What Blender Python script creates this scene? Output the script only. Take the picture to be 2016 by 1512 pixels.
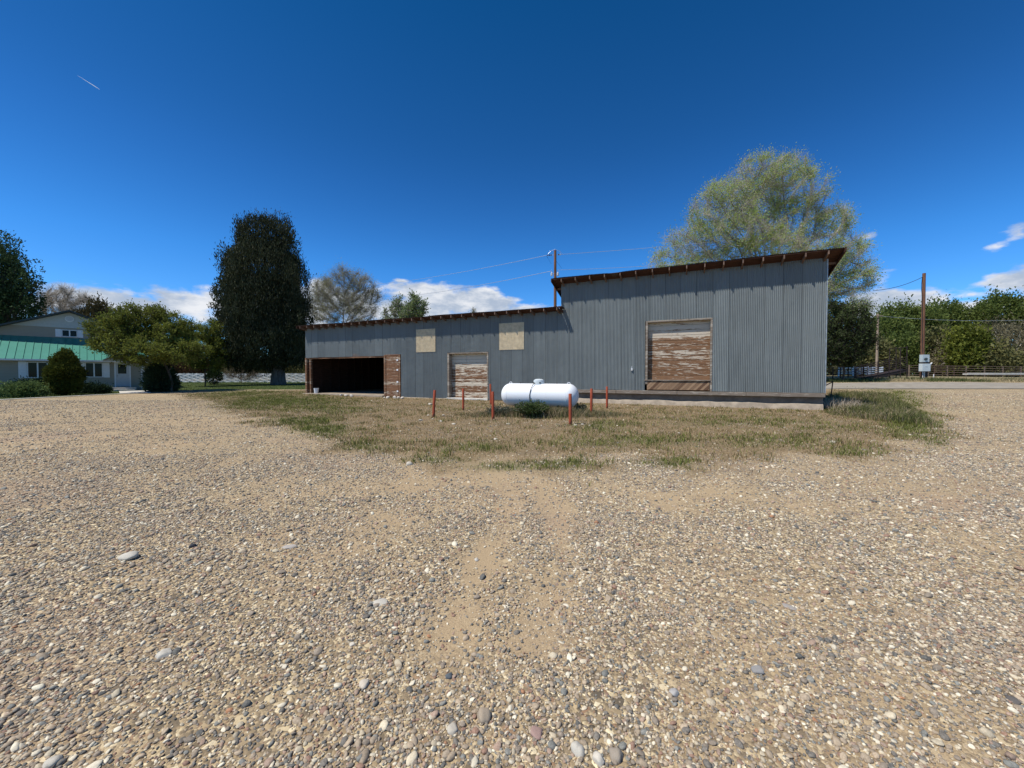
import bpy, math, random
import numpy as np
from mathutils import Vector
from mathutils.kdtree import KDTree
for o in list(bpy.data.objects): bpy.data.objects.remove(o)
S = bpy.context.scene
COL = S.collection
R = math.radians
rng = np.random.default_rng(7)
random.seed(7)
# ------------------------------------------------------------------ camera
F = 757.0; PITCH = math.atan(18/757); EYE = 1.45
cam = bpy.data.cameras.new('camera'); camo = bpy.data.objects.new('camera', cam); COL.objects.link(camo)
camo.location = (0, 0, EYE); camo.rotation_euler = (R(90)-PITCH, 0, 0)
cam.sensor_width = 36; cam.lens = 36*F/2016; cam.clip_start = .05; cam.clip_end = 20000
S.camera = camo
S.render.resolution_x = 1024; S.render.resolution_y = 768
# ------------------------------------------------------------------ light
S.view_settings.view_transform = 'Standard'; S.view_settings.look = 'None'
S.view_settings.exposure = 0.0; S.view_settings.gamma = 1
SUNV = Vector((-1.135, -.593, 2.1)).normalized()
EL = math.asin(SUNV.z); AZ = math.atan2(SUNV.x, SUNV.y)
sd = bpy.data.lights.new('sun', 'SUN'); sd.energy = 5.0; sd.angle = R(.53); sd.color = (1, .955, .89)
so = bpy.data.objects.new('sun', sd); COL.objects.link(so); so.rotation_euler = SUNV.to_track_quat('Z', 'Y').to_euler()
W = bpy.data.worlds.new('World'); S.world = W; W.use_nodes = True
S.cycles.max_bounces = 4; S.cycles.diffuse_bounces = 2

class NT:
    """small helper for node trees"""
    def __init__(s, nt): s.t = nt; s.n = nt.nodes; s.l = nt.links
    def put(s, sock, v):
        if v is None: return
        if isinstance(v, bpy.types.NodeSocket): s.l.new(v, sock)
        else:
            try: sock.default_value = v
            except Exception: sock.default_value = (v[0], v[1], v[2], 1) if hasattr(v, '__len__') else (v, v, v, 1)
    def m(s, op, a, b=None, c=None, clamp=False):
        n = s.n.new('ShaderNodeMath'); n.operation = op; n.use_clamp = clamp
        for i, v in enumerate((a, b, c)): s.put(n.inputs[i], v)
        return n.outputs[0]
    def vm(s, op, a, b=None):
        n = s.n.new('ShaderNodeVectorMath'); n.operation = op
        s.put(n.inputs[0], a); s.put(n.inputs[1], b); return n.outputs[0]
    def mix(s, f, a, b, mode='MIX'):
        n = s.n.new('ShaderNodeMix'); n.data_type = 'RGBA'; n.blend_type = mode
        s.put(n.inputs[0], f); s.put(n.inputs[6], a); s.put(n.inputs[7], b); return n.outputs[2]
    def ss(s, v, a, b, o0=0., o1=1.):
        n = s.n.new('ShaderNodeMapRange'); n.interpolation_type = 'SMOOTHSTEP'
        for i, k in enumerate((v, a, b, o0, o1)): s.put(n.inputs[i], k)
        return n.outputs[0]
    def noise(s, vec, scale, det=3, rough=.5, dist=0):
        n = s.n.new('ShaderNodeTexNoise'); s.put(n.inputs['Vector'], vec)
        n.inputs['Scale'].default_value = scale; n.inputs['Detail'].default_value = det
        n.inputs['Roughness'].default_value = rough; n.inputs['Distortion'].default_value = dist
        return n.outputs[0]
    def vor(s, vec, scale, feat='F1'):
        n = s.n.new('ShaderNodeTexVoronoi'); n.feature = feat; s.put(n.inputs['Vector'], vec)
        n.inputs['Scale'].default_value = scale; return n
    def ramp(s, f, stops, const=False):
        n = s.n.new('ShaderNodeValToRGB'); e = n.color_ramp
        if const: e.interpolation = 'CONSTANT'
        while len(e.elements) < len(stops): e.elements.new(.5)
        for el, (p, c) in zip(e.elements, stops):
            el.position = p; el.color = (*c, 1)
        s.put(n.inputs[0], f); return n.outputs[0]
    def sep(s, v):
        n = s.n.new('ShaderNodeSeparateXYZ'); s.put(n.inputs[0], v); return n.outputs
    def comb(s, x, y, z):
        n = s.n.new('ShaderNodeCombineXYZ')
        for i, v in enumerate((x, y, z)): s.put(n.inputs[i], v)
        return n.outputs[0]
    def bump(s, h, st=.5, d=.01):
        n = s.n.new('ShaderNodeBump'); s.put(n.inputs['Height'], h)
        n.inputs['Strength'].default_value = st; n.inputs['Distance'].default_value = d; return n.outputs[0]
    def attr(s, name, typ='GEOMETRY'):
        n = s.n.new('ShaderNodeAttribute'); n.attribute_name = name; n.attribute_type = typ; return n

# sky
w = NT(W.node_tree); bg = W.node_tree.nodes['Background']
sky = w.n.new('ShaderNodeTexSky'); sky.sky_type = 'NISHITA'; sky.sun_disc = False
sky.sun_elevation = EL; sky.sun_rotation = AZ % (2*math.pi)
sky.altitude = 1700; sky.air_density = 1.0; sky.dust_density = .0; sky.ozone_density = 3.5
hs = w.n.new('ShaderNodeHueSaturation'); hs.inputs['Saturation'].default_value = 1.12; hs.inputs['Value'].default_value = 1.0
w.l.new(sky.outputs[0], hs.inputs['Color'])
tc = w.n.new('ShaderNodeTexCoord')
dx, dy, dz = w.sep(tc.outputs['Generated'])
az = w.m('ARCTAN2', dx, dy); el = w.m('ARCSINE', dz)
vec = w.comb(az, w.m('MULTIPLY', el, 2.2), 0)
n1 = w.noise(vec, 9, 6, .55, .3); n2 = w.noise(vec, 30, 5, .6)
def azel(px, py):
    u = (px-1008)/F; v = (756-py)/F
    d = Vector((u, math.cos(PITCH)+v*math.sin(PITCH), v*math.cos(PITCH)-math.sin(PITCH))).normalized()
    return math.atan2(d.x, d.y), math.asin(d.z)
CL = [(130,588,60,20,1),(215,590,60,22,1),(290,608,70,22,1),(360,605,60,28,1),(410,590,30,22,.9),(500,610,80,30,1),(625,560,22,10,.7),(620,600,60,34,.9),
      (705,600,60,34,.9),(815,568,60,12,.8),(870,590,90,27,1.1),(945,578,32,15,1.1),(960,600,50,16,1.1),(785,612,90,22,.9),(1035,607,45,8,.6),(790,553,14,4,.7),
      (1735,600,55,24,1.1),(1800,598,70,22,1.1),(1900,610,120,18,.9),(1975,562,60,18,.9),(1915,580,50,9,.7),(2050,560,60,26,1),(2008,456,18,12,.32),(1958,486,18,4,.25),(1735,557,22,16,.55),(1705,466,10,4,.45),(1830,566,15,6,.4),(-60,600,120,20,1),(2200,590,160,30,1),(1300,610,160,16,.9)]
val = None
for (cx, cy, rx, ry, st) in CL:
    a0, e0 = azel(cx, cy); a1, _ = azel(cx+rx, cy); _, e1 = azel(cx, cy-ry)
    qa = w.m('DIVIDE', w.m('SUBTRACT', az, a0), a1-a0); qe = w.m('DIVIDE', w.m('SUBTRACT', el, e0), e1-e0)
    d = w.m('SQRT', w.m('ADD', w.m('MULTIPLY', qa, qa), w.m('MULTIPLY', qe, qe)))
    k = w.m('MULTIPLY', w.m('SUBTRACT', 1.45, d), st)
    val = k if val is None else w.m('MAXIMUM', val, k)
dens = w.m('ADD', val, w.m('ADD', w.m('MULTIPLY', w.m('SUBTRACT', n1, .5), 3.2), w.m('MULTIPLY', w.m('SUBTRACT', n2, .5), 1.3)))
mask = w.m('MULTIPLY', w.ss(dens, -.1, .75), .97)
shade = w.ss(w.noise(w.vm('ADD', vec, (.02, .035, 0)), 13, 5, .6), .35, .7)
ccol = w.mix(shade, (5.6, 6.6, 8.2, 1), (11.2, 11.4, 11.8, 1))
lift = w.m('MULTIPLY', w.ss(el, .0, .55, 1.42, .90), w.ss(el, .78, 1.25, 1., .38))  # brighter horizon; unseen upper sky dimmed to cut the fill light in shadows
tint = w.ramp(w.m('DIVIDE', el, .8), [(0, (.33, .55, .62)), (.18, (.31, .60, .85)), (.32, (.255, .64, .94)), (.55, (.20, .60, .92)), (1, (.062, .50, .74))])
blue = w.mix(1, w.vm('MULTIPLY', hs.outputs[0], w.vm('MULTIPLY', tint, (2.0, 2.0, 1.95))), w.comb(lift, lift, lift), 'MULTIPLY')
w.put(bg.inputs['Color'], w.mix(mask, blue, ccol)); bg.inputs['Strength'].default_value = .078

# ------------------------------------------------------------------ helpers
def ray(px, py):
    u = (px-1008)/F; v = (756-py)/F
    return (u, math.cos(PITCH)+v*math.sin(PITCH), v*math.cos(PITCH)-math.sin(PITCH))
def at(px, py, Y):
    """real-world point at depth Y"""
    d = ray(px, py); t = Y/d[1]; return Vector((d[0]*t, Y, EYE+d[2]*t))
def tag(o, label=None, cat=None, group=None, kind=None):
    if label: o['label'] = label
    if cat: o['category'] = cat
    if group: o['group'] = group
    if kind: o['kind'] = kind
    return o
def empty(name, loc, rz=0, label=None, cat=None, group=None):
    o = bpy.data.objects.new(name, None); COL.objects.link(o); o.location = loc; o.rotation_euler = (0, 0, rz)
    o.empty_display_size = .2
    return tag(o, label, cat, group)
def link(name, me, mat, parent=None, smooth=False):
    if mat is not None: me.materials.append(mat)
    o = bpy.data.objects.new(name, me); COL.objects.link(o)
    if parent is not None: o.parent = parent
    if smooth: me.shade_smooth()
    return o
def npmesh(name, V, Fc, mat, parent=None, smooth=False, fattr=None, vattr=None, vcol=None):
    V = np.asarray(V, np.float32); Fc = np.asarray(Fc, np.int32); k = Fc.shape[1]
    me = bpy.data.meshes.new(name)
    me.vertices.add(len(V)); me.vertices.foreach_set('co', V.ravel())
    me.loops.add(Fc.size); me.loops.foreach_set('vertex_index', Fc.ravel())
    me.polygons.add(len(Fc)); me.polygons.foreach_set('loop_start', np.arange(0, Fc.size, k, dtype=np.int32))
    me.update(calc_edges=True)
    if fattr is not None:
        a = me.attributes.new('rnd', 'FLOAT', 'FACE'); a.data.foreach_set('value', np.asarray(fattr, np.float32))
    if vattr:
        for kx, v in vattr.items():
            a = me.attributes.new(kx, 'FLOAT', 'POINT'); a.data.foreach_set('value', np.asarray(v, np.float32))
    if vcol is not None:
        a = me.attributes.new('col', 'FLOAT_COLOR', 'POINT'); a.data.foreach_set('color', np.asarray(vcol, np.float32).ravel())
    return link(name, me, mat, parent, smooth)
class MB:
    def __init__(s): s.v = []; s.f = []
    def add(s, v, f):
        b = len(s.v); s.v += [tuple(p) for p in v]; s.f += [tuple(i+b for i in q) for q in f]; return s
    def box(s, x0, x1, y0, y1, z0, z1):
        v = [(x0,y0,z0),(x1,y0,z0),(x1,y1,z0),(x0,y1,z0),(x0,y0,z1),(x1,y0,z1),(x1,y1,z1),(x0,y1,z1)]
        return s.add(v, [(0,3,2,1),(4,5,6,7),(0,1,5,4),(1,2,6,5),(2,3,7,6),(3,0,4,7)])
    def prism(s, pts, off):
        """planar polygon extruded by vector"""
        n = len(pts); P = [Vector(p) for p in pts]; Q = [p+Vector(off) for p in P]
        return s.add(P+Q, [tuple(range(n))[::-1], tuple(range(n, 2*n))]+[(i, (i+1) % n, n+(i+1) % n, n+i) for i in range(n)])
    def bar(s, a, b, w, h=None, up=(0, 0, 1)):
        a = Vector(a); b = Vector(b); h = h or w; d = (b-a).normalized(); u = Vector(up)
        if abs(d.dot(u)) > .98: u = Vector((0, 1, 0))
        r = d.cross(u).normalized(); u = r.cross(d)
        c = [a+r*w/2*i+u*h/2*j for i, j in ((-1,-1),(1,-1),(1,1),(-1,1))]; e = [p+(b-a) for p in c]
        return s.add(c+e, [(0,1,2,3),(7,6,5,4),(0,4,5,1),(1,5,6,2),(2,6,7,3),(3,7,4,0)])
    def tube(s, pts, rad, k=8, cap=True):
        P = [Vector(p) for p in pts]; rs = rad if hasattr(rad, '__len__') else [rad]*len(P)
        b = []
        for i, p in enumerate(P):
            d = (P[min(i+1, len(P)-1)]-P[max(i-1, 0)]).normalized()
            u = Vector((0, 0, 1)) if abs(d.z) < .9 else Vector((1, 0, 0))
            r = d.cross(u).normalized(); u = r.cross(d)
            b += [p+(r*math.cos(t*2*math.pi/k)+u*math.sin(t*2*math.pi/k))*rs[i] for t in range(k)]
        f = [(i*k+j, i*k+(j+1) % k, (i+1)*k+(j+1) % k, (i+1)*k+j) for i in range(len(P)-1) for j in range(k)]
        if cap: f += [tuple(range(k))[::-1], tuple(range((len(P)-1)*k, len(P)*k))]
        return s.add(b, f)
    def lathe(s, prof, k=24, c=(0, 0, 0)):
        v = [(c[0]+r*math.cos(t*2*math.pi/k), c[1]+r*math.sin(t*2*math.pi/k), c[2]+z) for r, z in prof for t in range(k)]
        f = [(i*k+j, i*k+(j+1) % k, (i+1)*k+(j+1) % k, (i+1)*k+j) for i in range(len(prof)-1) for j in range(k)]
        f += [tuple(range(k))[::-1], tuple(range((len(prof)-1)*k, len(prof)*k))]
        return s.add(v, f)
    def build(s, name, mat, parent=None, smooth=False, bevel=0):
        me = bpy.data.meshes.new(name); me.from_pydata(s.v, [], s.f); me.update()
        o = link(name, me, mat, parent)
        if smooth:
            me.shade_smooth()
            me.set_sharp_from_angle(angle=R(40))
        if bevel:
            m = o.modifiers.new('bevel', 'BEVEL'); m.width = bevel; m.segments = 2; m.limit_method = 'ANGLE'
        return o

def vnoise(x, y, sc, seed=0):
    """value noise 0..1, numpy"""
    g = np.random.default_rng(seed).random((256, 256))
    x = np.asarray(x)*sc+100.3; y = np.asarray(y)*sc+57.7
    xi = np.floor(x).astype(int); yi = np.floor(y).astype(int); fx = x-xi; fy = y-yi
    fx = fx*fx*(3-2*fx); fy = fy*fy*(3-2*fy)
    a = g[xi % 256, yi % 256]; b = g[(xi+1) % 256, yi % 256]; c = g[xi % 256, (yi+1) % 256]; d = g[(xi+1) % 256, (yi+1) % 256]
    return (a*(1-fx)+b*fx)*(1-fy)+(c*(1-fx)+d*fx)*fy
def fbm(x, y, sc, seed=0): return (vnoise(x, y, sc, seed)*.5+vnoise(x, y, sc*2.1, seed+1)*.3+vnoise(x, y, sc*4.3, seed+2)*.2)
def sst(v, a, b):
    t = np.clip((np.asarray(v, float)-a)/(b-a), 0, 1); return t*t*(3-2*t)

# ------------------------------------------------------------------ materials
MATS = {}
def pmat(name, col, rough=.8, metal=0, spec=.3):
    m = bpy.data.materials.new(name); m.use_nodes = True; t = NT(m.node_tree)
    p = m.node_tree.nodes['Principled BSDF']; p.inputs['Base Color'].default_value = (*col, 1)
    p.inputs['Roughness'].default_value = rough; p.inputs['Metallic'].default_value = metal
    p.inputs['Specular IOR Level'].default_value = spec
    return m, t, p
def simple(name, col, rough=.8, metal=0, var=.18, sc=6, bump=0, stretch=(1, 1, 1)):
    """plain colour with procedural mottling"""
    if name in MATS: return MATS[name]
    m, t, p = pmat(name, col, rough, metal)
    c = t.n.new('ShaderNodeTexCoord').outputs['Object']; v = t.vm('MULTIPLY', c, stretch)
    n = t.noise(v, sc, 5, .6)
    t.put(p.inputs['Base Color'], t.mix(t.ss(n, .3, .7), tuple(x*(1-var) for x in col)+(1,), tuple(min(1, x*(1+var)) for x in col)+(1,)))
    if bump: t.put(p.inputs['Normal'], t.bump(n, bump, .01))
    MATS[name] = m; return m
def foliage(name, c1, c2, trans=.25, c3=None):
    if name in MATS: return MATS[name]
    m = bpy.data.materials.new(name); m.use_nodes = True; t = NT(m.node_tree)
    for n in list(m.node_tree.nodes):
        if n.type == 'BSDF_PRINCIPLED': m.node_tree.nodes.remove(n)
    out = [n for n in m.node_tree.nodes if n.type == 'OUTPUT_MATERIAL'][0]
    r = t.attr('rnd').outputs['Fac']
    g = t.n.new('ShaderNodeNewGeometry').outputs['Position']
    big = t.noise(g, .45, 2)
    f = t.m('ADD', t.m('MULTIPLY', r, .6), t.m('MULTIPLY', t.ss(big, .35, .65), .5), clamp=True)
    col = t.mix(f, (*c1, 1), (*c2, 1))
    if c3: col = t.mix(t.ss(r, .86, .9), col, (*c3, 1))
    d = t.n.new('ShaderNodeBsdfDiffuse'); tr = t.n.new('ShaderNodeBsdfTranslucent'); mx = t.n.new('ShaderNodeMixShader')
    gl = t.n.new('ShaderNodeBsdfGlossy'); gl.inputs['Roughness'].default_value = .6; gl.inputs['Color'].default_value = (.5, .5, .5, 1)
    t.put(d.inputs['Color'], col); t.put(tr.inputs['Color'], t.mix(.5, col, (*c2, 1), 'MIX'))
    mx.inputs[0].default_value = trans; t.l.new(d.outputs[0], mx.inputs[1]); t.l.new(tr.outputs[0], mx.inputs[2])
    m2 = t.n.new('ShaderNodeMixShader'); m2.inputs[0].default_value = .015
    t.l.new(mx.outputs[0], m2.inputs[1]); t.l.new(gl.outputs[0], m2.inputs[2]); t.l.new(m2.outputs[0], out.inputs['Surface'])
    MATS[name] = m; return m
def bark(name='bark', col=(.16, .13, .105)): return simple(name, col, .95, 0, .35, 3, .6, (3, 3, .6))

def mat_galv():
    m, t, p = pmat('galvanized', (.3, .33, .35), .55, 0, .25)
    c = t.n.new('ShaderNodeTexCoord').outputs['Object']; x, y, z = t.sep(c)
    sh = t.m('FLOOR', t.m('DIVIDE', x, .662))
    row = t.m('FLOOR', t.m('DIVIDE', z, 3.05))
    wn = t.n.new('ShaderNodeTexWhiteNoise'); wn.noise_dimensions = '2D'; t.put(wn.inputs['Vector'], t.comb(sh, 0, 0))
    fr = t.m('FRACT', t.m('DIVIDE', x, .662))
    seam = t.m('LESS_THAN', fr, .028)
    st = t.noise(t.vm('MULTIPLY', c, (14, 14, .7)), 1, 5, .65)
    sp = t.noise(c, 55, 3, .7); big = t.noise(c, .7, 3)
    v = t.m('ADD', .80, t.m('MULTIPLY', wn.outputs['Value'], .17))
    v = t.m('ADD', v, t.m('MULTIPLY', t.m('SUBTRACT', st, .5), .55))
    v = t.m('ADD', v, t.m('MULTIPLY', t.m('SUBTRACT', sp, .5), .35))
    v = t.m('ADD', v, t.m('MULTIPLY', t.m('SUBTRACT', big, .5), .25))
    v = t.m('MULTIPLY', v, t.m('SUBTRACT', 1, t.m('MULTIPLY', seam, .5)))
    col = t.mix(1, (.195, .218, .216, 1), t.comb(v, v, v), 'MULTIPLY')
    low = t.m('MULTIPLY', t.ss(t.m('FRACT', t.m('MULTIPLY', z, 1)), 0, 1), 0)
    rust = t.m('MULTIPLY', t.ss(t.noise(t.vm('MULTIPLY', c, (3, 3, 1.2)), 2.2, 5, .7), .66, .8), .35)
    t.put(p.inputs['Base Color'], t.mix(rust, col, (.2, .15, .11, 1)))
    t.put(p.inputs['Roughness'], t.m('ADD', .42, t.m('MULTIPLY', sp, .25)))
    dent = t.noise(c, 2.6, 3, .5)
    t.put(p.inputs['Normal'], t.bump(dent, .5, .03))
    return m
GALV = mat_galv()

def mat_wood(name, brown, dark, paint, amount, board=.2, dusty=0., axis='x', zb=None):
    """horizontal boards, paint peeling away in streaks along the grain"""
    m, t, p = pmat(name, brown, .85)
    c = t.n.new('ShaderNodeTexCoord').outputs['Object']; x, y, z = t.sep(c)
    b = t.m('FLOOR', t.m('DIVIDE', z, board))
    wn = t.n.new('ShaderNodeTexWhiteNoise'); wn.noise_dimensions = '1D'; t.put(wn.inputs['W'], b)
    off = t.comb(t.m('MULTIPLY', wn.outputs['Value'], 40), 0, 0)
    cc = t.vm('ADD', c, off)
    sx = (1.5, 1.5, 13)
    pk = t.noise(t.vm('MULTIPLY', cc, sx), 1.5, 7, .72, .4)
    fine = t.noise(t.vm('MULTIPLY', cc, (6, 6, 60) if axis == 'x' else (60, 60, 6)), 1, 4, .7)
    w1 = t.mix(t.ss(fine, .3, .7), (*dark, 1), (*brown, 1))
    w1 = t.mix(t.m('MULTIPLY', wn.outputs['Value'], .35), w1, (brown[0]*1.5, brown[1]*1.7, brown[2]*2.0, 1))
    thr = t.m('ADD', 1-amount, t.m('MULTIPLY', t.m('SUBTRACT', wn.outputs['Value'], .5), .16))
    if zb: thr = t.m('SUBTRACT', thr, t.ss(z, zb[0], zb[1], 0, zb[2]))
    k = t.ss(t.m('SUBTRACT', pk, thr), -.03, .04)
    seam = t.m('LESS_THAN', t.m('FRACT', t.m('DIVIDE', z, board)), .0)
    col = t.mix(k, w1, t.mix(t.ss(fine, .2, .8), (*[q*.8 for q in paint], 1), (*paint, 1)))
    t.put(p.inputs['Base Color'], col)
    t.put(p.inputs['Normal'], t.bump(t.m('ADD', fine, k), .35, .004))
    return m
W_PAINT = mat_wood('peeling_white_paint_boards', (.21, .10, .045), (.085, .04, .022), (.68, .59, .46), .50, zb=(1.7, 2.3, .16))
W_PAINT2 = mat_wood('worn_boards', (.23, .115, .052), (.095, .048, .026), (.62, .53, .41), .455, zb=(2.9, 3.5, .18))
W_BROWN = mat_wood('brown_boards', (.22, .105, .05), (.075, .034, .018), (.52, .42, .31), .43)
W_GREY = mat_wood('weathered_timber', (.21, .16, .115), (.12, .09, .06), (.42, .37, .30), .48)
W_DIAG, _t, _p = pmat('diagonal_timber', (.2, .1, .06), .9)
_x, _y, _z = _t.sep(_t.n.new('ShaderNodeTexCoord').outputs['Object']); _s = _t.m('SUBTRACT', _x, _t.m('MULTIPLY', _z, .952))
_w = _t.n.new('ShaderNodeTexWhiteNoise'); _w.noise_dimensions = '1D'; _t.put(_w.inputs['W'], _t.m('FLOOR', _t.m('DIVIDE', _t.m('SUBTRACT', _s, 22.536), .145)))
_n = _t.noise(_t.comb(_t.m('MULTIPLY', _s, 40), 0, _t.m('MULTIPLY', _z, 4)), 1, 4)
_t.put(_p.inputs['Base Color'], _t.mix(_t.m('ADD', _t.m('MULTIPLY', _w.outputs[0], .75), _t.m('MULTIPLY', _n, .3)), (.085, .04, .022, 1), (.36, .235, .14, 1)))
W_RED = simple('roof_timber', (.060, .026, .016), .85, 0, .35, 2.5, .2, (1, 6, 6))
W_END = simple('rafter_timber', (.17, .11, .08), .85, 0, .3, 5, .2)
CONC = simple('concrete', (.33, .27, .20), .9, 0, .22, 3.2, .5)
CONC_D = simple('old_concrete', (.20, .155, .115), .92, 0, .25, 2.5, .5)
CONC_W = simple('pale_concrete', (.55, .52, .46), .9, 0, .12, 4, .3)
WHITE = simple('white_paint', (.78, .79, .80), .38, 0, .04, 2)
ORANGE, _t, _p = pmat('orange_paint', (.34, .065, .03), .65)
_c = _t.n.new('ShaderNodeTexCoord').outputs['Object']; _n = _t.noise(_t.vm('MULTIPLY', _c, (14, 14, 5)), 1, 5, .7); _m = _t.noise(_c, 4, 3)
_b = _t.mix(_m, (.28, .058, .026, 1), (.42, .085, .036, 1)); _z = _t.sep(_c)[2]
_k = _t.ss(_t.m('ADD', _n, _t.m('MULTIPLY', _t.ss(_z, .25, .0), .18)), .60, .66)
_t.put(_p.inputs['Base Color'], _t.mix(_k, _b, (.12, .045, .022, 1)))
DARKST = simple('dark_steel', (.045, .032, .028), .7, .3, .3, 9)
POLEW = simple('pole_timber', (.17, .085, .05), .9, 0, .35, 4, .4, (4, 4, .3))
POLEG = simple('grey_pole_timber', (.30, .23, .17), .9, 0, .3, 4, .4, (4, 4, .3))
WIRE = simple('wire_aluminium', (.55, .6, .66), .4, .5, .05, 3)
WIRED = simple('wire_black', (.03, .03, .035), .6, 0, .05, 3)
FRP = simple('beige_fibreglass', (.60, .50, .335), .55, 0, .14, 5, .15)
BLACK = simple('black_rubber', (.02, .02, .022), .6, 0, .1, 5)
GLASSD, gt, gp = pmat('window_glass', (.006, .008, .010), .08, 0, .15)

# ------------------------------------------------------------------ terrain
CTRL = [(0,0,0),(-5,0,0),(5,0,0),(0,4,0),(-6,5,0),(6,5,0),(0,9,0),(-9,9,0),(9,9,0),(12,9,.0),(-15,14,0),(-6,14,0),(4,14,0),(12.8,15.7,0),(9,17,0),(0,21.6,0),(-8,25,0),(-15.1,28.2,.07),(14,19,.03),
        (-20,20,0),(-29,22,0),(-26,26,.02),(-33.6,35,.08),(-39,29,-.05),(-34,31,.03),(-25,36,.22),(-20,34,.15),(-20,42,.42),(-26,50,.46),(-40,50,.5),(-15,50,.5),(-60,40,.4),(-60,10,0),
        (24,18,.22),(20,16,.12),(16,12,.0),(26,12,.05),(30,25,.53),(20,25,.5),(38,25,.53),(26,31,.75),(41,31,.76),(18,31,.7),(39,36,1.12),(30,38,1.1),(50,37,1.1),(30,48,1.2),(60,48,1.2),(60,70,1.28),(30,70,1.28),
        (60,25,.5),(60,5,.1),(30,2,0),(-30,2,0),(0,40,.3),(10,45,.6),(0,70,.7),(-60,90,.7),(0,120,1.),(80,120,1.3),(-10,-10,0),(10,-10,0),(-200,0,.4),(200,0,.4),(0,300,1.2),(-200,300,1.1),(250,300,1.3),(0,-200,0),(0,3000,1.2),(3000,1500,1.3),(-3000,1500,1),(3000,-800,.5),(-3000,-800,.5)]
_C = np.array(CTRL, float)
def _phi(r): return -np.sqrt(r*r+9)
_D = _phi(np.hypot(_C[:, None, 0]-_C[None, :, 0], _C[:, None, 1]-_C[None, :, 1]))
_A = np.zeros((len(_C)+1,)*2); _A[:-1, :-1] = _D; _A[-1, :-1] = 1; _A[:-1, -1] = 1
_Wt = np.linalg.solve(_A, np.append(_C[:, 2], 0))
def proj(x, y, z):
    x = np.asarray(x, float); y = np.maximum(np.asarray(y, float), .05); z = np.asarray(z, float)-EYE
    dd = y*math.cos(PITCH)-z*math.sin(PITCH); vv = z*math.cos(PITCH)+y*math.sin(PITCH)
    dd = np.maximum(dd, .05)
    return 1008+F*x/dd, 756-F*vv/dd
# two soft wheel tracks of sand, one pair of polylines on the ground
def g0(px, py):
    d = ray(px, py); t = -EYE/d[2]; return (d[0]*t, d[1]*t)
TR = [[g0(*q) for q in [(868,1262),(895,1210),(935,1130),(985,1040),(1006,990),(985,950),(930,915)]],
      [g0(*q) for q in [(1070,1250),(1085,1190),(1112,1090),(1092,1010),(1050,950)]]]
def segd(x, y, poly):
    d = np.full(np.shape(x), 1e9)
    for (ax, ay), (bx, by) in zip(poly[:-1], poly[1:]):
        t = np.clip(((x-ax)*(bx-ax)+(y-ay)*(by-ay))/((bx-ax)**2+(by-ay)**2), 0, 1)
        d = np.minimum(d, np.hypot(x-ax-t*(bx-ax), y-ay-t*(by-ay)))
    return d
EXTRA = [[g0(*q) for q in L_] for L_ in ([(-200,1330),(250,1160),(600,1040),(900,985),(1200,975),(1500,985),(2100,1040)], [(-200,1190),(200,1060),(560,975),(900,945)], [(1330,1512),(1500,1330),(1560,1200),(1480,1080),(1300,1000)], [(1700,1512),(1900,1250),(1950,1100),(1850,980)], [(250,1512),(420,1300),(560,1150),(760,1020)])]
def sandmask(x, y):
    w_ = (fbm(x, y, 2.5, 5)-.5)*.30
    d = np.minimum(segd(x, y, TR[0]), segd(x, y, TR[1]))
    s = (1-sst(d+w_*1.3, .02, .36))*(.6+.4*sst(fbm(x, y, 1.1, 77), .25, .5))
    e = np.full(np.shape(x), 1e9)
    for P_ in EXTRA: e = np.minimum(e, segd(x, y, P_))
    e = (1-sst(e+w_*1.5, .10, .55))*.42*sst(fbm(x, y, .7, 87), .3, .55)
    big = sst(fbm(x, y, .45, 11)+.10*sst(y, 3.5, 7), .52, .70)
    sm = sst(fbm(x, y, 2.2, 21), .54, .7)
    return np.clip(np.maximum(s*.92, e)+big*.32+sm*.25+.42*sst(y, 3.6, 5.6)*(1-sst(y, 11, 18))*(.45+.8*fbm(x, y, .6, 97)), 0, 1)
def ground(x, y, micro=True):
    x = np.asarray(x, float); y = np.asarray(y, float); sh = x.shape
    X = x.ravel(); Y = y.ravel(); z = np.empty(X.shape)
    for i in range(0, len(X), 20000):
        r = np.hypot(X[i:i+20000, None]-_C[None, :, 0], Y[i:i+20000, None]-_C[None, :, 1])
        z[i:i+20000] = _phi(r)@_Wt[:-1]+_Wt[-1]
    z = z.reshape(sh)
    if micro:
        k = 1-sst(np.hypot(x, y), 12, 30)
        tr = np.minimum(segd(x, y, TR[0]), segd(x, y, TR[1]))
        z = z+k*((fbm(x, y, .8, 31)-.5)*.035+(fbm(x, y, 3.1, 41)-.5)*.014-.012*(1-sst(tr, .05, .25)))
    return z
def gz(x, y): return float(ground(np.array([x]), np.array([y]))[0])
def onground(px, py, it=8):
    """point of the terrain seen at a pixel of the photograph"""
    d = ray(px, py); z = 0.
    for _ in range(it):
        t = (z-EYE)/d[2]; t = min(abs(t), 80) if d[2] < 0 else 60
        z = .5*z+.5*gz(d[0]*t, d[1]*t)
    return Vector((d[0]*t, d[1]*t, gz(d[0]*t, d[1]*t)))
def inpoly(x, y, poly):
    c = np.zeros(np.shape(x), bool); n = len(poly)
    for i in range(n):
        x1, y1 = poly[i]; x2, y2 = poly[(i+1) % n]
        if y1 == y2: continue
        c ^= ((y1 > y) != (y2 > y)) & (x < (x2-x1)*(y-y1)/(y2-y1)+x1)
    return c
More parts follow.
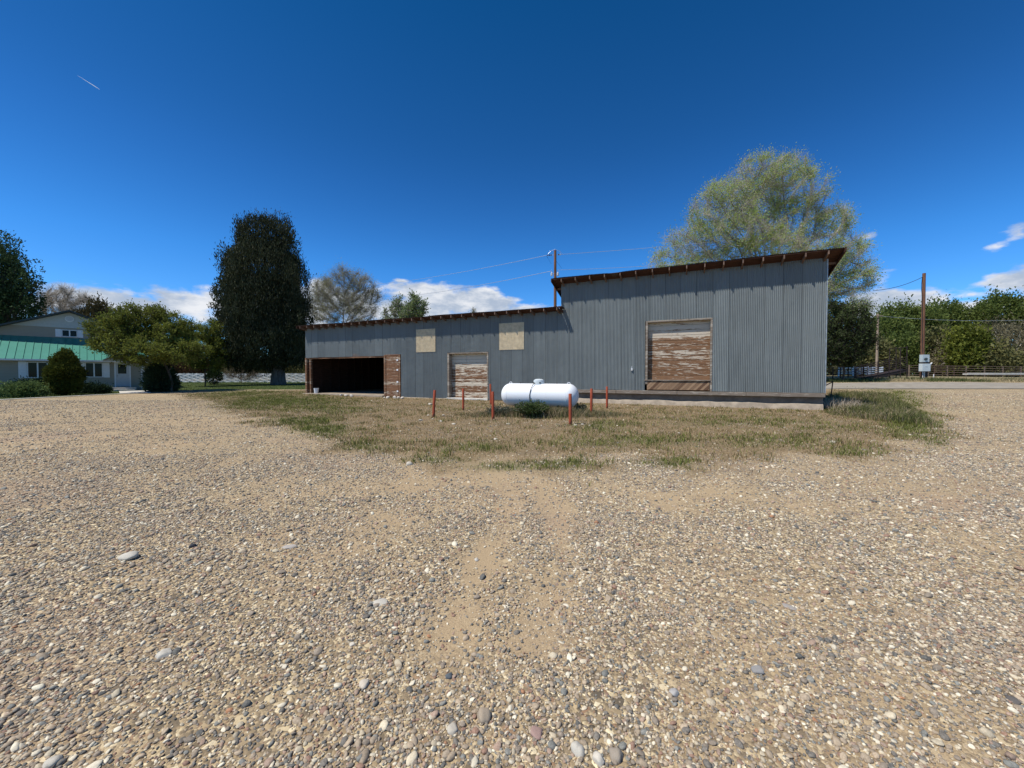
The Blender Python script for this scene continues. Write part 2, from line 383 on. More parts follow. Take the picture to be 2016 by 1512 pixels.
# dry verge in front of the barn (world polygon from where it lies in the photograph)
VPX = [(330,776),(400,790),(480,822),(600,850),(690,893),(800,905),(900,918),(1150,926),(1250,905),(1380,922),(1500,896),(1700,902),(1790,878),(1850,872),(1862,840),(1800,800),(1740,782),(1660,766)]
VP = [tuple(onground(*q)[:2]) for q in VPX] + [(18, 24.5), (6, 30), (-13, 36), (-19, 33)]
def vergemask(x, y):
    n = fbm(x, y, .9, 51)-.5; n2 = fbm(x, y, 3., 61)-.5
    d = segd(x, y, VP+[VP[0]]); s = np.where(inpoly(x, y, VP), d, -d)
    return sst(s+n*2.4+n2*.9, -.35, .7)
GP = [(470,776,80,7,.6),(560,790,110,11,.7),(640,806,90,8,.5),(640,848,50,12,1),(600,830,60,9,.7),(720,880,60,9,.6),(860,905,60,8,.6),(1000,918,70,9,.9),(1100,914,70,10,1),(1230,870,150,12,.5),(1310,914,60,10,.9),(1500,870,120,12,.4),
      (1760,800,60,22,.8),(1800,835,50,26,.8),(1840,870,30,12,.7),(1600,850,90,14,.2),(1450,830,160,12,.25),(1180,840,60,12,.4),(940,880,80,10,.5),(500,800,80,8,.45),(1680,890,60,9,.5)]
def greenmask(x, y):
    px, py = proj(x, y, 0*np.asarray(x))
    m = 0*px
    for (a, b, rx, ry, s) in GP: m = np.maximum(m, s*np.exp(-(((px-a)/rx)**2+((py-b)/ry)**2)))
    return np.clip(m*1.2*(.45+1.1*fbm(x, y, 1.5, 91)), 0, 1)*(y > 2)
LAWN = [tuple(at(0, 788, 22)[:2]), tuple(at(97, 783, 24.5)[:2]), tuple(at(250, 777, 28.5)[:2]), tuple(at(300, 773, 31.5)[:2]), tuple(at(400, 768, 34)[:2]), tuple(at(600, 766, 34)[:2]), (-14, 34), (-12, 56), (-45, 56), (-80, 50), (-60, 15)]
def lawnmask(x, y):
    n = fbm(x, y, 1.2, 71)-.5; d = segd(x, y, LAWN+[LAWN[0]]); s = np.where(inpoly(x, y, LAWN), d, -d)
    return sst(s+n*.5, -.1, .25)
def pasture(x, y):
    return sst(y, 31.5, 33)*sst(x, 10, 16)

def axis(parts):
    out = []
    for a, b, st in parts: out += list(np.arange(a, b, st))
    return out
xa = np.array(axis([(0,9,.11),(9,20,.3),(20,60,.7),(60,140,5),(140,700,50),(700,6001,530)])); xs = np.concatenate([-xa[:0:-1], xa])
ys = np.array(axis([(-600,-60,90),(-60,-6,6),(-6,.6,.6),(.6,12,.1),(12,42,.3),(42,80,1),(80,300,15),(300,1000,100),(1000,9001,1000)]))
GX, GY = np.meshgrid(xs, ys); GZ = ground(GX, GY)
nx, ny = len(xs), len(ys)
idx = np.arange(nx*ny).reshape(ny, nx)
FQ = np.stack([idx[:-1, :-1], idx[:-1, 1:], idx[1:, 1:], idx[1:, :-1]], -1).reshape(-1, 4)
def mat_ground():
    m, t, p = pmat('gravel_ground', (.3, .26, .22), .95, 0, .15)
    g = t.n.new('ShaderNodeNewGeometry').outputs['Position']
    pos = t.vm('MULTIPLY', g, (1, 1, 0))
    sand = t.attr('sand').outputs['Fac']; dry = t.attr('dry').outputs['Fac']; green = t.attr('green').outputs['Fac']
    lawn = t.attr('lawn').outputs['Fac']; past = t.attr('pasture').outputs['Fac']
    pal = [(0, (.085, .08, .075)), (.18, (.19, .16, .125)), (.40, (.31, .255, .185)), (.60, (.42, .345, .245)), (.76, (.24, .155, .115)), (.82, (.57, .50, .37)), (.94, (.76, .70, .56))]
    v1 = t.vor(pos, 70); v2 = t.vor(pos, 38); v3 = t.vor(pos, 24)
    c1 = t.ramp(t.sep(v1.outputs['Color'])[0], pal, True); c2 = t.ramp(t.sep(v2.outputs['Color'])[0], pal, True); c3 = t.ramp(t.sep(v3.outputs['Color'])[0], pal, True)
    f2 = t.m('GREATER_THAN', t.sep(v2.outputs['Color'])[1], .74); f3 = t.m('GREATER_THAN', t.sep(v3.outputs['Color'])[1], .95)
    peb = t.mix(f3, t.mix(f2, c1, c2), c3)
    edge = t.mix(f3, t.mix(f2, v1.outputs['Distance'], v2.outputs['Distance']), v3.outputs['Distance'])
    soil = t.mix(t.ss(t.noise(pos, 130, 3, .7), .3, .7), (.265, .205, .145, 1), (.46, .37, .27, 1))
    patch = t.noise(pos, .38, 4, .55); patch2 = t.noise(pos, 2.3, 4, .6)
    sf = t.m('ADD', t.m('MULTIPLY', sand, .75), t.m('ADD', .12, t.m('MULTIPLY', t.ss(patch2, .45, .7), .35)), clamp=True)
    grav = t.mix(sf, peb, soil)
    tone = t.m('ADD', .90, t.m('MULTIPLY', t.noise(pos, .22, 4, .6), .42))
    grav = t.mix(1, grav, t.comb(tone, t.m('MULTIPLY', tone, .935), t.m('MULTIPLY', tone, .77)), 'MULTIPLY')
    grav = t.mix(t.m('MULTIPLY', t.ss(patch, .5, .68), .35), grav, (.30, .205, .155, 1))
    dn = t.noise(pos, 22, 5, .7); dn2 = t.noise(pos, 1.1, 4, .6)
    dryc = t.ramp(dn, [(.30, (.06, .042, .022)), (.46, (.17, .12, .062)), (.57, (.28, .20, .11)), (.70, (.52, .42, .27))])
    dryc = t.mix(t.m('MULTIPLY', t.ss(dn2, .5, .7), .6), dryc, (.17, .135, .09, 1))
    dryc = t.mix(t.m('MULTIPLY', f3, .5), dryc, c3)
    c = t.mix(t.m('MULTIPLY', dry, .9), grav, dryc)
    gc = t.ramp(dn, [(.3, (.045, .055, .022)), (.55, (.10, .115, .05)), (.75, (.19, .18, .10))])
    c = t.mix(t.m('MULTIPLY', green, .62), c, gc)
    pc = t.ramp(t.noise(t.vm('MULTIPLY', pos, (.25, 1, 1)), .55, 5, .6), [(.32, (.09, .10, .045)), (.45, (.17, .15, .075)), (.56, (.27, .215, .12)), (.7, (.44, .37, .22))])
    c = t.mix(past, c, pc)
    lc = t.ramp(t.noise(pos, 3, 5, .7), [(.3, (.035, .055, .015)), (.55, (.07, .095, .027)), (.75, (.13, .135, .05))])
    c = t.mix(lawn, c, lc)
    t.put(p.inputs['Base Color'], c)
    h = t.m('MULTIPLY', t.m('SUBTRACT', 1, t.sep(edge)[0]), t.m('SUBTRACT', 1, t.m('MULTIPLY', sf, .8)))
    h = t.m('ADD', h, t.m('MULTIPLY', dn, .6))
    t.put(p.inputs['Normal'], t.bump(h, .8, .012))
    return m
dryA = vergemask(GX, GY)
tag(npmesh('ground', np.stack([GX, GY, GZ], -1).reshape(-1, 3), FQ, mat_ground(), None, True,
    vattr=dict(sand=sandmask(GX, GY).ravel(), dry=dryA.ravel(), green=greenmask(GX, GY).ravel(), lawn=lawnmask(GX, GY).ravel(), pasture=pasture(GX, GY).ravel())), kind='structure')
def sheet(name, pts_a, pts_b, nu, nv, lift, mat, kind='structure'):
    """strip between two polylines laid on the terrain"""
    def samp(pts, n):
        P = np.array(pts, float); d = np.r_[0, np.cumsum(np.hypot(*(P[1:]-P[:-1]).T))]; s = np.linspace(0, d[-1], n)
        return np.stack([np.interp(s, d, P[:, 0]), np.interp(s, d, P[:, 1])], -1)
    A = samp(pts_a, nu); B = samp(pts_b, nu); t = np.linspace(0, 1, nv)[:, None, None]
    G = A[None]*(1-t)+B[None]*t; Z = ground(G[..., 0], G[..., 1])+lift
    i = np.arange(nu*nv).reshape(nv, nu)
    Fq = np.stack([i[:-1, :-1], i[:-1, 1:], i[1:, 1:], i[1:, :-1]], -1).reshape(-1, 4)
    return tag(npmesh(name, np.concatenate([G, Z[..., None]], -1).reshape(-1, 3), Fq, mat, None, True), kind=kind)
asph = simple('worn_asphalt', (.30, .265, .21), .95, 0, .2, 2.2, .4)
sheet('road', [(8, 25.2), (24, 25), (45, 24.6), (110, 23)], [(8, 31.6), (25, 31.2), (41, 31.1), (110, 31)], 260, 22, .035, asph)
sheet('walkway', [at(-150, 800, 19)[:2], at(0, 788.5, 22)[:2], at(97, 783.5, 24.4)[:2], at(236, 777.5, 28.2)[:2]], [at(-150, 797, 19.3)[:2], at(0, 786.8, 22.4)[:2], at(97, 781.8, 24.8)[:2], at(236, 776, 28.6)[:2]], 60, 3, .03, CONC_W)
sheet('entrance_path', [at(236, 777, 28.3)[:2], at(298, 777, 28.8)[:2]], [at(234, 771.3, 32.3)[:2], at(292, 771, 33)[:2]], 12, 12, .045, CONC_W)

# ------------------------------------------------------------------ pebbles (uncountable gravel, real geometry)
def pebble_points():
    P = []; Sz = []
    def band(y0, y1, dens, d0, d1, mu):
        W1 = 1.38*y1+.6; n = int(2*W1*(y1-y0)*dens)
        x = rng.uniform(-W1, W1, n); y = rng.uniform(y0, y1, n); k = np.abs(x) < 1.38*y+.6
        x = x[k]; y = y[k]
        s = sandmask(x, y); keep = rng.random(len(x)) < (1-.80*s)*(.55+.9*sst(fbm(x, y, 1.3, 15), .3, .7))
        keep &= rng.random(len(x)) < 1-.75*vergemask(x, y)
        keep &= ~inpoly(x, y, LAWN)
        x = x[keep]; y = y[keep]
        d = np.exp(rng.normal(math.log(mu), .42, len(x))); d = np.clip(d, d0, d1)
        P.append(np.stack([x, y], -1)); Sz.append(d)
    band(.8, 2.4, 8500, .005, .045, .0105)
    band(2.4, 4, 4300, .006, .05, .0125)
    band(4, 7, 2100, .008, .05, .0145)
    band(7, 12, 620, .011, .05, .017)
    band(12, 22, 110, .018, .055, .026)
    return np.concatenate(P), np.concatenate(Sz)
PP, PD = pebble_points()
PZ = ground(PP[:, 0], PP[:, 1])+PD*.12
npb = len(PP)
palette = np.array([(.52,.46,.37),(.42,.34,.265),(.33,.27,.215),(.25,.21,.18),(.15,.14,.135),(.085,.09,.095),(.20,.215,.225),(.74,.70,.62),(.62,.56,.46),(.27,.155,.115),(.36,.255,.21),(.40,.19,.09)])
pw = np.array([.12,.15,.15,.14,.11,.065,.075,.085,.07,.035,.05,.004]); pw /= pw.sum()
pc = (palette*np.array([1.03, .965, .80]))[rng.choice(len(palette), npb, p=pw)]*rng.uniform(.8, 1.15, (npb, 1)); pc = np.concatenate([np.clip(pc, 0, .85), np.ones((npb, 1))], 1)
def pebble_material():
    m, t, p = pmat('river_pebble', (.4, .35, .3), .8, 0, .25)
    a = t.attr('pcol', 'INSTANCER').outputs['Color']
    g = t.n.new('ShaderNodeNewGeometry').outputs['Position']
    n = t.noise(g, 160, 4, .6)
    t.put(p.inputs['Base Color'], t.mix(t.ss(n, .25, .75), t.mix(.25, a, (.05, .05, .05, 1)), t.mix(.12, a, (.9, .85, .75, 1))))
    return m
PEB = pebble_material()
def make_pebbles():
    me = bpy.data.meshes.new('gravel'); me.vertices.add(npb)
    me.vertices.foreach_set('co', np.stack([PP[:, 0], PP[:, 1], PZ], -1).astype(np.float32).ravel())
    sc = np.stack([PD*.5*rng.uniform(.8, 1.35, npb), PD*.5*rng.uniform(.7, 1.05, npb), PD*.5*rng.uniform(.42, .8, npb)], -1)
    ro = np.stack([rng.normal(0, .3, npb), rng.normal(0, .3, npb), rng.uniform(0, 6.28, npb)], -1)
    for nme, ty, arr, key in (('scl', 'FLOAT_VECTOR', sc, 'vector'), ('rot', 'FLOAT_VECTOR', ro, 'vector'), ('pcol', 'FLOAT_COLOR', pc, 'color')):
        a = me.attributes.new(nme, ty, 'POINT'); a.data.foreach_set(key, arr.astype(np.float32).ravel())
    a = me.attributes.new('idx', 'INT', 'POINT'); a.data.foreach_set('value', rng.integers(0, 4, npb).astype(np.int32))
    o = link('gravel', me, PEB); tag(o, kind='stuff', label='loose river gravel of many small coloured pebbles covering the yard', cat='gravel')
    g = bpy.data.node_groups.new('scatter', 'GeometryNodeTree')
    g.interface.new_socket('Geometry', in_out='INPUT', socket_type='NodeSocketGeometry'); g.interface.new_socket('Geometry', in_out='OUTPUT', socket_type='NodeSocketGeometry')
    N = g.nodes; L = g.links
    gi = N.new('NodeGroupInput'); go = N.new('NodeGroupOutput'); ip = N.new('GeometryNodeInstanceOnPoints')
    j = N.new('GeometryNodeGeometryToInstance')
    for k in range(4):
        ic = N.new('GeometryNodeMeshIcoSphere'); ic.inputs['Subdivisions'].default_value = 2
        sp = N.new('GeometryNodeSetPosition'); no = N.new('ShaderNodeTexNoise'); no.inputs['Scale'].default_value = .9
        pos = N.new('GeometryNodeInputPosition'); ad = N.new('ShaderNodeVectorMath'); ad.operation = 'ADD'; ad.inputs[1].default_value = (k*7.3, k*3.1, k)
        L.new(pos.outputs[0], ad.inputs[0]); L.new(ad.outputs[0], no.inputs['Vector'])
        sb = N.new('ShaderNodeVectorMath'); sb.operation = 'SUBTRACT'; sb.inputs[1].default_value = (.5, .5, .5); L.new(no.outputs['Color'], sb.inputs[0])
        ml = N.new('ShaderNodeVectorMath'); ml.operation = 'SCALE'; ml.inputs['Scale'].default_value = 1.1; L.new(sb.outputs[0], ml.inputs[0])
        L.new(ic.outputs['Mesh'], sp.inputs['Geometry']); L.new(ml.outputs[0], sp.inputs['Offset'])
        sm = N.new('GeometryNodeSetShadeSmooth'); L.new(sp.outputs[0], sm.inputs['Geometry'])
        mt = N.new('GeometryNodeSetMaterial'); mt.inputs['Material'].default_value = PEB; L.new(sm.outputs[0], mt.inputs['Geometry'])
        L.new(mt.outputs[0], j.inputs[0])
    def na(n, ty):
        a = N.new('GeometryNodeInputNamedAttribute'); a.data_type = ty; a.inputs['Name'].default_value = n; return a.outputs['Attribute']
    L.new(gi.outputs[0], ip.inputs['Points']); L.new(j.outputs[0], ip.inputs['Instance']); ip.inputs['Pick Instance'].default_value = True
    L.new(na('idx', 'INT'), ip.inputs['Instance Index']); L.new(na('rot', 'FLOAT_VECTOR'), ip.inputs['Rotation']); L.new(na('scl', 'FLOAT_VECTOR'), ip.inputs['Scale'])
    L.new(ip.outputs[0], go.inputs[0])
    md = o.modifiers.new('scatter', 'NODES'); md.node_group = g
make_pebbles()
print('pebbles', npb)

# ------------------------------------------------------------------ barn
TH = math.atan(757/1689)
BO = (-15.144, 28.215, 0); BL = 30.6; XT = 19.42
barn = empty('barn', BO, -TH, 'long grey corrugated steel barn with a low wing and a taller loading dock end', 'barn')
PITCHC = .0677
def corr(name, x0, x1, z0, z1, y=0., mat=GALV, parent=barn, amp=.0155, face=-1, step=6, wob=0):
    """corrugated sheet standing in the local x-z plane; z0/z1 may be functions of x"""
    n = max(2, int((x1-x0)/PITCHC*step)); xx = np.linspace(x0, x1, n+1)
    yy = y+amp*np.cos(xx*2*math.pi/PITCHC)
    lap = (np.floor(xx/.662) % 2)*.0025
    rows = []
    a = z0(xx) if callable(z0) else np.full(n+1, z0); b = z1(xx) if callable(z1) else np.full(n+1, z1)
    for k in (0, 1): rows.append(np.stack([xx, yy+lap, (a, b)[k]], -1))
    V = np.concatenate(rows); i = np.arange(n)
    Fq = np.stack([i, i+1, i+n+2, i+n+1], -1)
    if face > 0: Fq = Fq[:, ::-1]
    return npmesh(name, V, Fq, mat, parent, True)
LZ = 4.80; TZ = 6.21
wall = bpy.data.objects.new('wall', None)
def joined_wall():
    """front cladding: one mesh pierced by the openings"""
    segs = [(0, 7.5, 2.70, LZ), (7.5, 8.8, 2.76, LZ), (8.8, 12.33, 0.02, LZ), (12.33, 15.12, 2.78, LZ), (15.12, XT, 0.02, LZ),
            (XT, 23.62, .70, TZ), (23.62, 26.5, 4.03, TZ), (26.5, BL, .70, TZ)]
    Vs = []; Fs = []; base = 0; r2 = np.random.default_rng(3)
    jag = r2.uniform(-.012, .012, 200)
    for (x0, x1, z0, z1) in segs:
        n = max(2, int(round((x1-x0)/PITCHC*8))); xx = np.linspace(x0, x1, n+1); nz = 9
        sheetn = np.floor(xx/.662).astype(int)
        zz = np.linspace(0, 1, nz)[:, None]
        zb = z0+jag[sheetn % 200]; Zm = zb[None]*(1-zz)+z1*zz
        X = np.repeat(xx[None], nz, 0)
        amp = .0155*(1-.25*sst(8.6-X, 0, 1))
        Yv = amp*np.cos(X*2*math.pi/PITCHC)+(sheetn[None] % 2)*.003+(vnoise(X, Zm, .9, 4)-.5)*.02
        dent = np.exp(-(((X-27.0)/.8)**2+((Zm-1.35)/.5)**2)); Yv += dent*(vnoise(X, Zm, 5, 9)-.5)*.07
        if x1 <= 7.5: Yv += (vnoise(X, Zm*.4, 1.4, 19)-.5)*.05*(1-zz)
        Vs.append(np.stack([X, Yv, Zm], -1).reshape(-1, 3)); i = np.arange((n+1)*nz).reshape(nz, n+1)+base
        Fs.append(np.stack([i[:-1, :-1], i[:-1, 1:], i[1:, 1:], i[1:, :-1]], -1).reshape(-1, 4)); base += (n+1)*nz
    return npmesh('wall', np.concatenate(Vs), np.concatenate(Fs), GALV, barn, True)
bpy.data.objects.remove(wall)
front = joined_wall(); front['label'] = 'front wall of corrugated galvanized sheets'
SL_T = .27; SL_L = .20; DB = 8.0
# side, inner and back cladding
def side_wall(x, yz0, yz1, zf, zb, name='side_wall'):
    n = int((yz1-yz0)/PITCHC*4); yy = np.linspace(yz0, yz1, n+1); xx = x+.0095*np.cos(yy*2*math.pi/PITCHC)
    a = np.full(n+1, zf[0]); t = (yy-yz0)/(yz1-yz0); b = zf[1]+(zb-zf[1])*t
    V = np.concatenate([np.stack([xx, yy, a], -1), np.stack([xx, yy, b], -1)]); i = np.arange(n)
    return npmesh(name, V, np.stack([i, i+1, i+n+2, i+n+1], -1), GALV, barn, True)
side_wall(BL-.012, 0.0, DB, (.70,), 0) if False else None
def sw(x, z0, zfront, slope, y0=0.012):
    return side_wall(x, y0, DB, (z0, zfront-slope*y0), zfront-slope*DB)
sw(BL, .70, TZ, SL_T); sw(XT, LZ-1.8, TZ, SL_T); sw(0, .05, LZ, SL_L)
corr('back_wall', 0, XT, .05, LZ-SL_L*DB, DB, face=1, step=4); corr('back_wall', XT, BL, .05, TZ-SL_T*DB, DB, face=1, step=4)
# lining of dark boards inside the open bay
mb = MB(); mb.box(.03, .06, .1, DB-.1, .1, 3.1); mb.box(.1, 9, DB-.16, DB-.1, .1, 3.1); mb.box(8.82, 8.88, .05, DB-.1, .1, 4.4)
for k in range(9): mb.box(.06, .14, .5+k*.8, .59+k*.8, .12, 3.1)
for k in range(11): mb.box(.5+k*.8, .59+k*.8, DB-.25, DB-.16, .12, 3.1)
mb.box(.06, .12, .1, DB-.3, 1.5, 1.64)
mb.build('interior_lining', simple('interior_boards', (.035, .016, .01), .9, 0, .4, 2, .2, (1, 1, 8)), barn)
# slab and foundation
mb = MB(); mb.box(-.05, 7.52, -.28, DB, -.2, .12); mb.build('floor_slab', CONC, barn, bevel=.02)
def rough_strip(name, x0, x1, y0, y1, z0, ztop, amp, mat, seed, yamp=.03):
    n = int((x1-x0)/.12); xx = np.linspace(x0, x1, n+1)
    zt = ztop+amp*(fbm(xx, xx*0, 1.1, seed)-.5)*2+amp*.5*(vnoise(xx, xx*0, 4, seed+3)-.5)
    yf = y0+yamp*(fbm(xx, xx*0+5, 1.7, seed+1)-.5)*2
    R_ = [np.stack([xx, yf-.05, xx*0+z0], -1), np.stack([xx, yf, zt-.04], -1), np.stack([xx, yf+.05, zt], -1), np.stack([xx, xx*0+y1, zt+.01], -1)]
    V = np.concatenate(R_); i = np.arange((n+1)*4).reshape(4, n+1)
    return npmesh(name, V, np.stack([i[:-1, :-1], i[:-1, 1:], i[1:, 1:], i[1:, :-1]], -1).reshape(-1, 4), mat, barn, True)
mb = MB(); mb.box(XT+.02, BL-.02, .115, DB-.01, -.2, .62); mb.build('foundation', CONC_D, barn)
fo = rough_strip('footing', XT+.03, BL-.03, .03, .13, -.2, .25, .07, CONC, 12, .03); fo['label'] = 'crumbling concrete footing'
rough_strip('footing', 8.8, 12.3, -.04, .1, -.1, .05, .03, CONC, 15)
mb = MB(); mb.box(12.33, 15.12, -.12, .5, -.1, .085); mb.build('threshold', CONC_W, barn, bevel=.02)
# sill timber
n = 40; mb = MB()
for k in range(4):
    a = XT+.08+k*2.78; b = min(a+2.77, BL+.02); mb.box(a, b, -.085+.006*k % .02, .13, .53, .690+.004*(k % 2))
mb.build('sill_beam', W_GREY, barn, bevel=.012)
mb = MB(); mb.box(BL-.02, BL+.03, .1, DB, .52, .69); mb.build('sill_beam', W_GREY, barn)
# openings
mb = MB(); mb.box(.0, .14, -.03, .16, .0, 2.68); mb.build('corner_post', W_BROWN, barn, bevel=.008)
mb = MB(); mb.box(.36, .46, .05, .2, .12, 2.72); mb.build('post', W_BROWN, barn, bevel=.006)
mb = MB(); mb.box(.14, 7.47, .03, .11, 2.6, 2.9); mb.build('lintel', W_BROWN, barn, bevel=.006)
# narrow plank door
d = MB()
z = .06
while z < 2.66:
    d.box(7.64, 8.62, -.045, -.012, z+.005, min(z+.2, 2.68)-.004); z += .2
pd = d.build('door', W_BROWN, barn, bevel=.004); pd['label'] = 'brown plank door with specks of old paint'
mb = MB(); mb.box(7.46, 7.6, -.06, .1, 0, 2.75); mb.box(8.64, 8.78, -.045, .06, 0, 2.75); mb.box(7.6, 8.64, -.05, .06, 2.69, 2.76)
mb.build('door_frame', W_BROWN, pd, bevel=.006)
for zz in (.35, .95, 1.72, 2.35):
    mb = MB(); mb.box(8.5, 8.63, -.06, -.046, zz, zz+.1); mb.build('hinge', WHITE, pd)
# boarded doorways
def boards(name, x0, x1, y, z0, z1, h, mat, parent, seed):
    r_ = random.Random(seed); mb = MB(); z = z0
    while z < z1-.02:
        t = min(z+h, z1); o_ = r_.uniform(-.006, .006); cut = x0+(x1-x0)*r_.choice([0, 0, .4, .62])
        if cut > x0: mb.box(x0, cut-.003, y+o_, y+.03, z+.012, t-.006); mb.box(cut+.003, x1, y+o_*.5+.002, y+.03, z+.012, t-.006)
        else: mb.box(x0, x1, y+o_, y+.03, z+.012, t-.006)
        z = t
    mb.box(x0, x1, y+.036, y+.05, z0, z1)
    return mb.build(name, mat, parent, bevel=.003)
d2 = boards('door', 12.47, 15.02, .29, .09, 2.74, .19, W_PAINT, barn, 4); d2['label'] = 'board door with white paint peeling to brown wood'
mb = MB(); mb.box(12.35, 12.47, -.03, .33, .085, 2.76); mb.box(15.02, 15.11, -.012, .33, .085, 2.76); mb.box(12.47, 15.02, -.01, .33, 2.70, 2.77)
mb.build('door_frame', W_GREY, d2, bevel=.006)
d3 = boards('door', 23.74, 26.42, .235, 1.2, 4.0, .235, W_PAINT2, barn, 8); d3['label'] = 'tall loading door of peeling white and brown boards'
mb = MB(); mb.box(23.64, 23.74, -.02, .28, 1.0, 4.02); mb.box(26.42, 26.50, -.025, .28, .70, 4.02); mb.box(23.74, 26.42, -.012, .28, 3.95, 4.03)
mb.build('door_frame', W_GREY, d3, bevel=.006)
mb = MB(); x = 23.70-.45; r_ = random.Random(5)
while x < 26.4:
    a = [(x, .75), (x+.135, .75), (x+.135+.40, 1.17), (x+.40, 1.17)]
    lo, hi = 23.72, 26.40; pts = []
    # clip the slanted board to the opening
    def clip(P, f, g):
        out = []
        for i in range(len(P)):
            p, q = P[i], P[(i+1) % len(P)]
            if f(p): out.append(p)
            if f(p) != f(q): out.append(g(p, q))
        return out
    def cut(c): return lambda p, q: (c, p[1]+(q[1]-p[1])*(c-p[0])/(q[0]-p[0]))
    a = clip(a, lambda p: p[0] >= lo, cut(lo)); a = clip(a, lambda p: p[0] <= hi, cut(hi)) if a else a
    if len(a) >= 3:
        o_ = r_.uniform(0, .012); mb.prism([(p[0], -.02+(.05*(p[1]-.75))-o_, p[1]) for p in a], (0, .03, 0))
    x += .145
mb.build('kick_boards', W_DIAG, d3)
mb = MB(); mb.box(23.72, 26.41, .05, .09, .72, 1.19); mb.build('backing', W_BROWN, d3)
mb = MB(); mb.box(23.6, 26.44, -.06, .235, 1.175, 1.215); mb.build('ledge', W_GREY, d3, bevel=.006)
# fibreglass patches
for (a, b, z0, z1) in ((10.02, 11.48, 2.86, 4.28), (15.81, 17.32, 2.85, 4.34)):
    p_ = corr('skylight_panel', a, b, z0, z1, -.016, FRP); p_['label'] = 'beige corrugated fibreglass panel'
mb = MB(); mb.box(22.98, 23.06, -.08, -.011, 1.66, 1.79); mb.tube([(23.02, -.05, 1.79), (23.02, -.05, 1.85), (23.02, 0, 1.87)], .012)
o = mb.build('outlet_box', simple('outlet_grey', (.6, .62, .62), .5), barn, bevel=.006)
# roofs
def roof(x0, x1, zf, slope, ybk, rafters, lookouts, seed):
    n = int((x1-x0)/PITCHC*5); xx = np.linspace(x0, x1, n+1)
    yy = np.linspace(-.55, ybk, 12); X, Y = np.meshgrid(xx, yy)
    Z = zf-slope*(Y+.6)+.011*np.cos(X*2*math.pi/PITCHC)+(np.floor(X/.662) % 2)*.003
    sag = (vnoise(X, X*0, .8, seed)-.5)*.05*sst(.6-Y, -.2, 1.2); Z = Z+sag-.06*np.exp(-((X-(x0+3.2))/.25)**2)*(Y < -.3)*(x0 > 10)
    Y = Y-(Y < -.54)*.02*vnoise(np.floor(X/.662), X*0, 1, seed)
    i = np.arange(X.size).reshape(X.shape)
    r = npmesh('roof', np.stack([X, Y, Z+.012], -1).reshape(-1, 3), np.stack([i[:-1, :-1], i[:-1, 1:], i[1:, 1:], i[1:, :-1]], -1).reshape(-1, 4),
               simple('roof_steel', (.10, .075, .065), .7, .1, .3, 1.2), barn, True)
    def zr(y, dz=0): return zf-slope*(y+.6)+dz
    m = MB(); k = 0; y = -.535
    while y < ybk-.05:
        y2 = min(y+.185, ybk-.02); m.add([(x0+.03, y, zr(y, -.016)), (x1-.03, y, zr(y, -.016)), (x1-.03, y2-.006, zr(y2, -.016)), (x0+.03, y2-.006, zr(y2, -.016)),
               (x0+.03, y, zr(y, -.036)), (x1-.03, y, zr(y, -.036)), (x1-.03, y2-.006, zr(y2, -.036)), (x0+.03, y2-.006, zr(y2, -.036))],
              [(0,1,2,3),(7,6,5,4),(0,4,5,1),(1,5,6,2),(2,6,7,3),(3,7,4,0)]); y = y2
    m.build('roof_deck', W_RED, r)
    rr = random.Random(seed)
    for x in rafters:
        y0 = -.545+rr.uniform(-.012, .012); hh = .145+rr.uniform(-.008, .008); tw = rr.uniform(-.01, .01)
        q = MB().prism([(x-.022+tw, y0, zr(y0, -.037)), (x-.022+tw, y0, zr(y0, -.037)-hh), (x-.022, ybk-.1, zr(ybk-.1, -.037)-hh), (x-.022, ybk-.1, zr(ybk-.1, -.037))], (.045, 0, 0))
        q.build('rafter', W_END, r)
    for (xa_, xb_) in lookouts:
        q = MB().prism([(xa_, -.6, zr(-.6, -.03)), (xa_, -.6, zr(-.6, -.17)), (xa_, ybk-.02, zr(ybk-.02, -.17)), (xa_, ybk-.02, zr(ybk-.02, -.03))], (xb_-xa_, 0, 0))
        q.build('barge_board', W_RED, r)
    return r
ro_t = roof(19.03, 31.05, 6.40, SL_T, DB+.5, [30.5-.728*k for k in range(16)], [(19.05, 19.09), (30.99, 31.03)], 3)
for x0, x1 in ((19.09, 19.4), (30.63, 30.99)):
    for k in range(5):
        y = .35+k*1.7; q = MB(); q.box(x0, x1, y, y+.05, 6.40-SL_T*(y+.6)-.15, 6.40-SL_T*(y+.65)-.045); q.build('lookout', W_END, ro_t)
roof(-.16, 19.40, 4.965, SL_L, DB+.4, [.16+.7105*k for k in range(28)], [(-.14, -.10)], 6)
# a last stub of the low roof laps past the corner
q = MB(); q.box(19.43, 19.62, -.6, -.03, 4.90, 4.955); q.prism([(19.5, -.55, 4.9), (19.5, -.55, 4.77), (19.5, -.03, 4.68), (19.5, -.03, 4.81)], (.045, 0, 0)); q.build('eave_stub', W_RED, barn)
# steel step bracket on the end wall
q = MB()
for a, b in (((30.62, 2, 1.28), (31.42, 2, 1.16)), ((31.42, 2, 1.16), (31.32, 2, -.02)), ((31.42, 2, 1.14), (30.62, 2, .62)), ((30.62, 2.9, 1.28), (31.42, 2.9, 1.16)), ((31.42, 2.9, 1.16), (31.32, 2.9, -.02)), ((31.42, 2, 1.16), (31.42, 2.9, 1.16))):
    q.bar(a, b, .035)
q.build('step_bracket', DARKST, barn)
# corner flashing
q = MB(); q.box(BL-.01, BL+.03, -.02, .06, .7, 6.15); q.build('corner_trim', simple('trim_steel', (.33, .36, .37), .5, .4), barn)
def bw(x, y, z=0):
    return Vector((BO[0]+math.cos(TH)*x+math.sin(TH)*y, BO[1]-math.sin(TH)*x+math.cos(TH)*y, z))
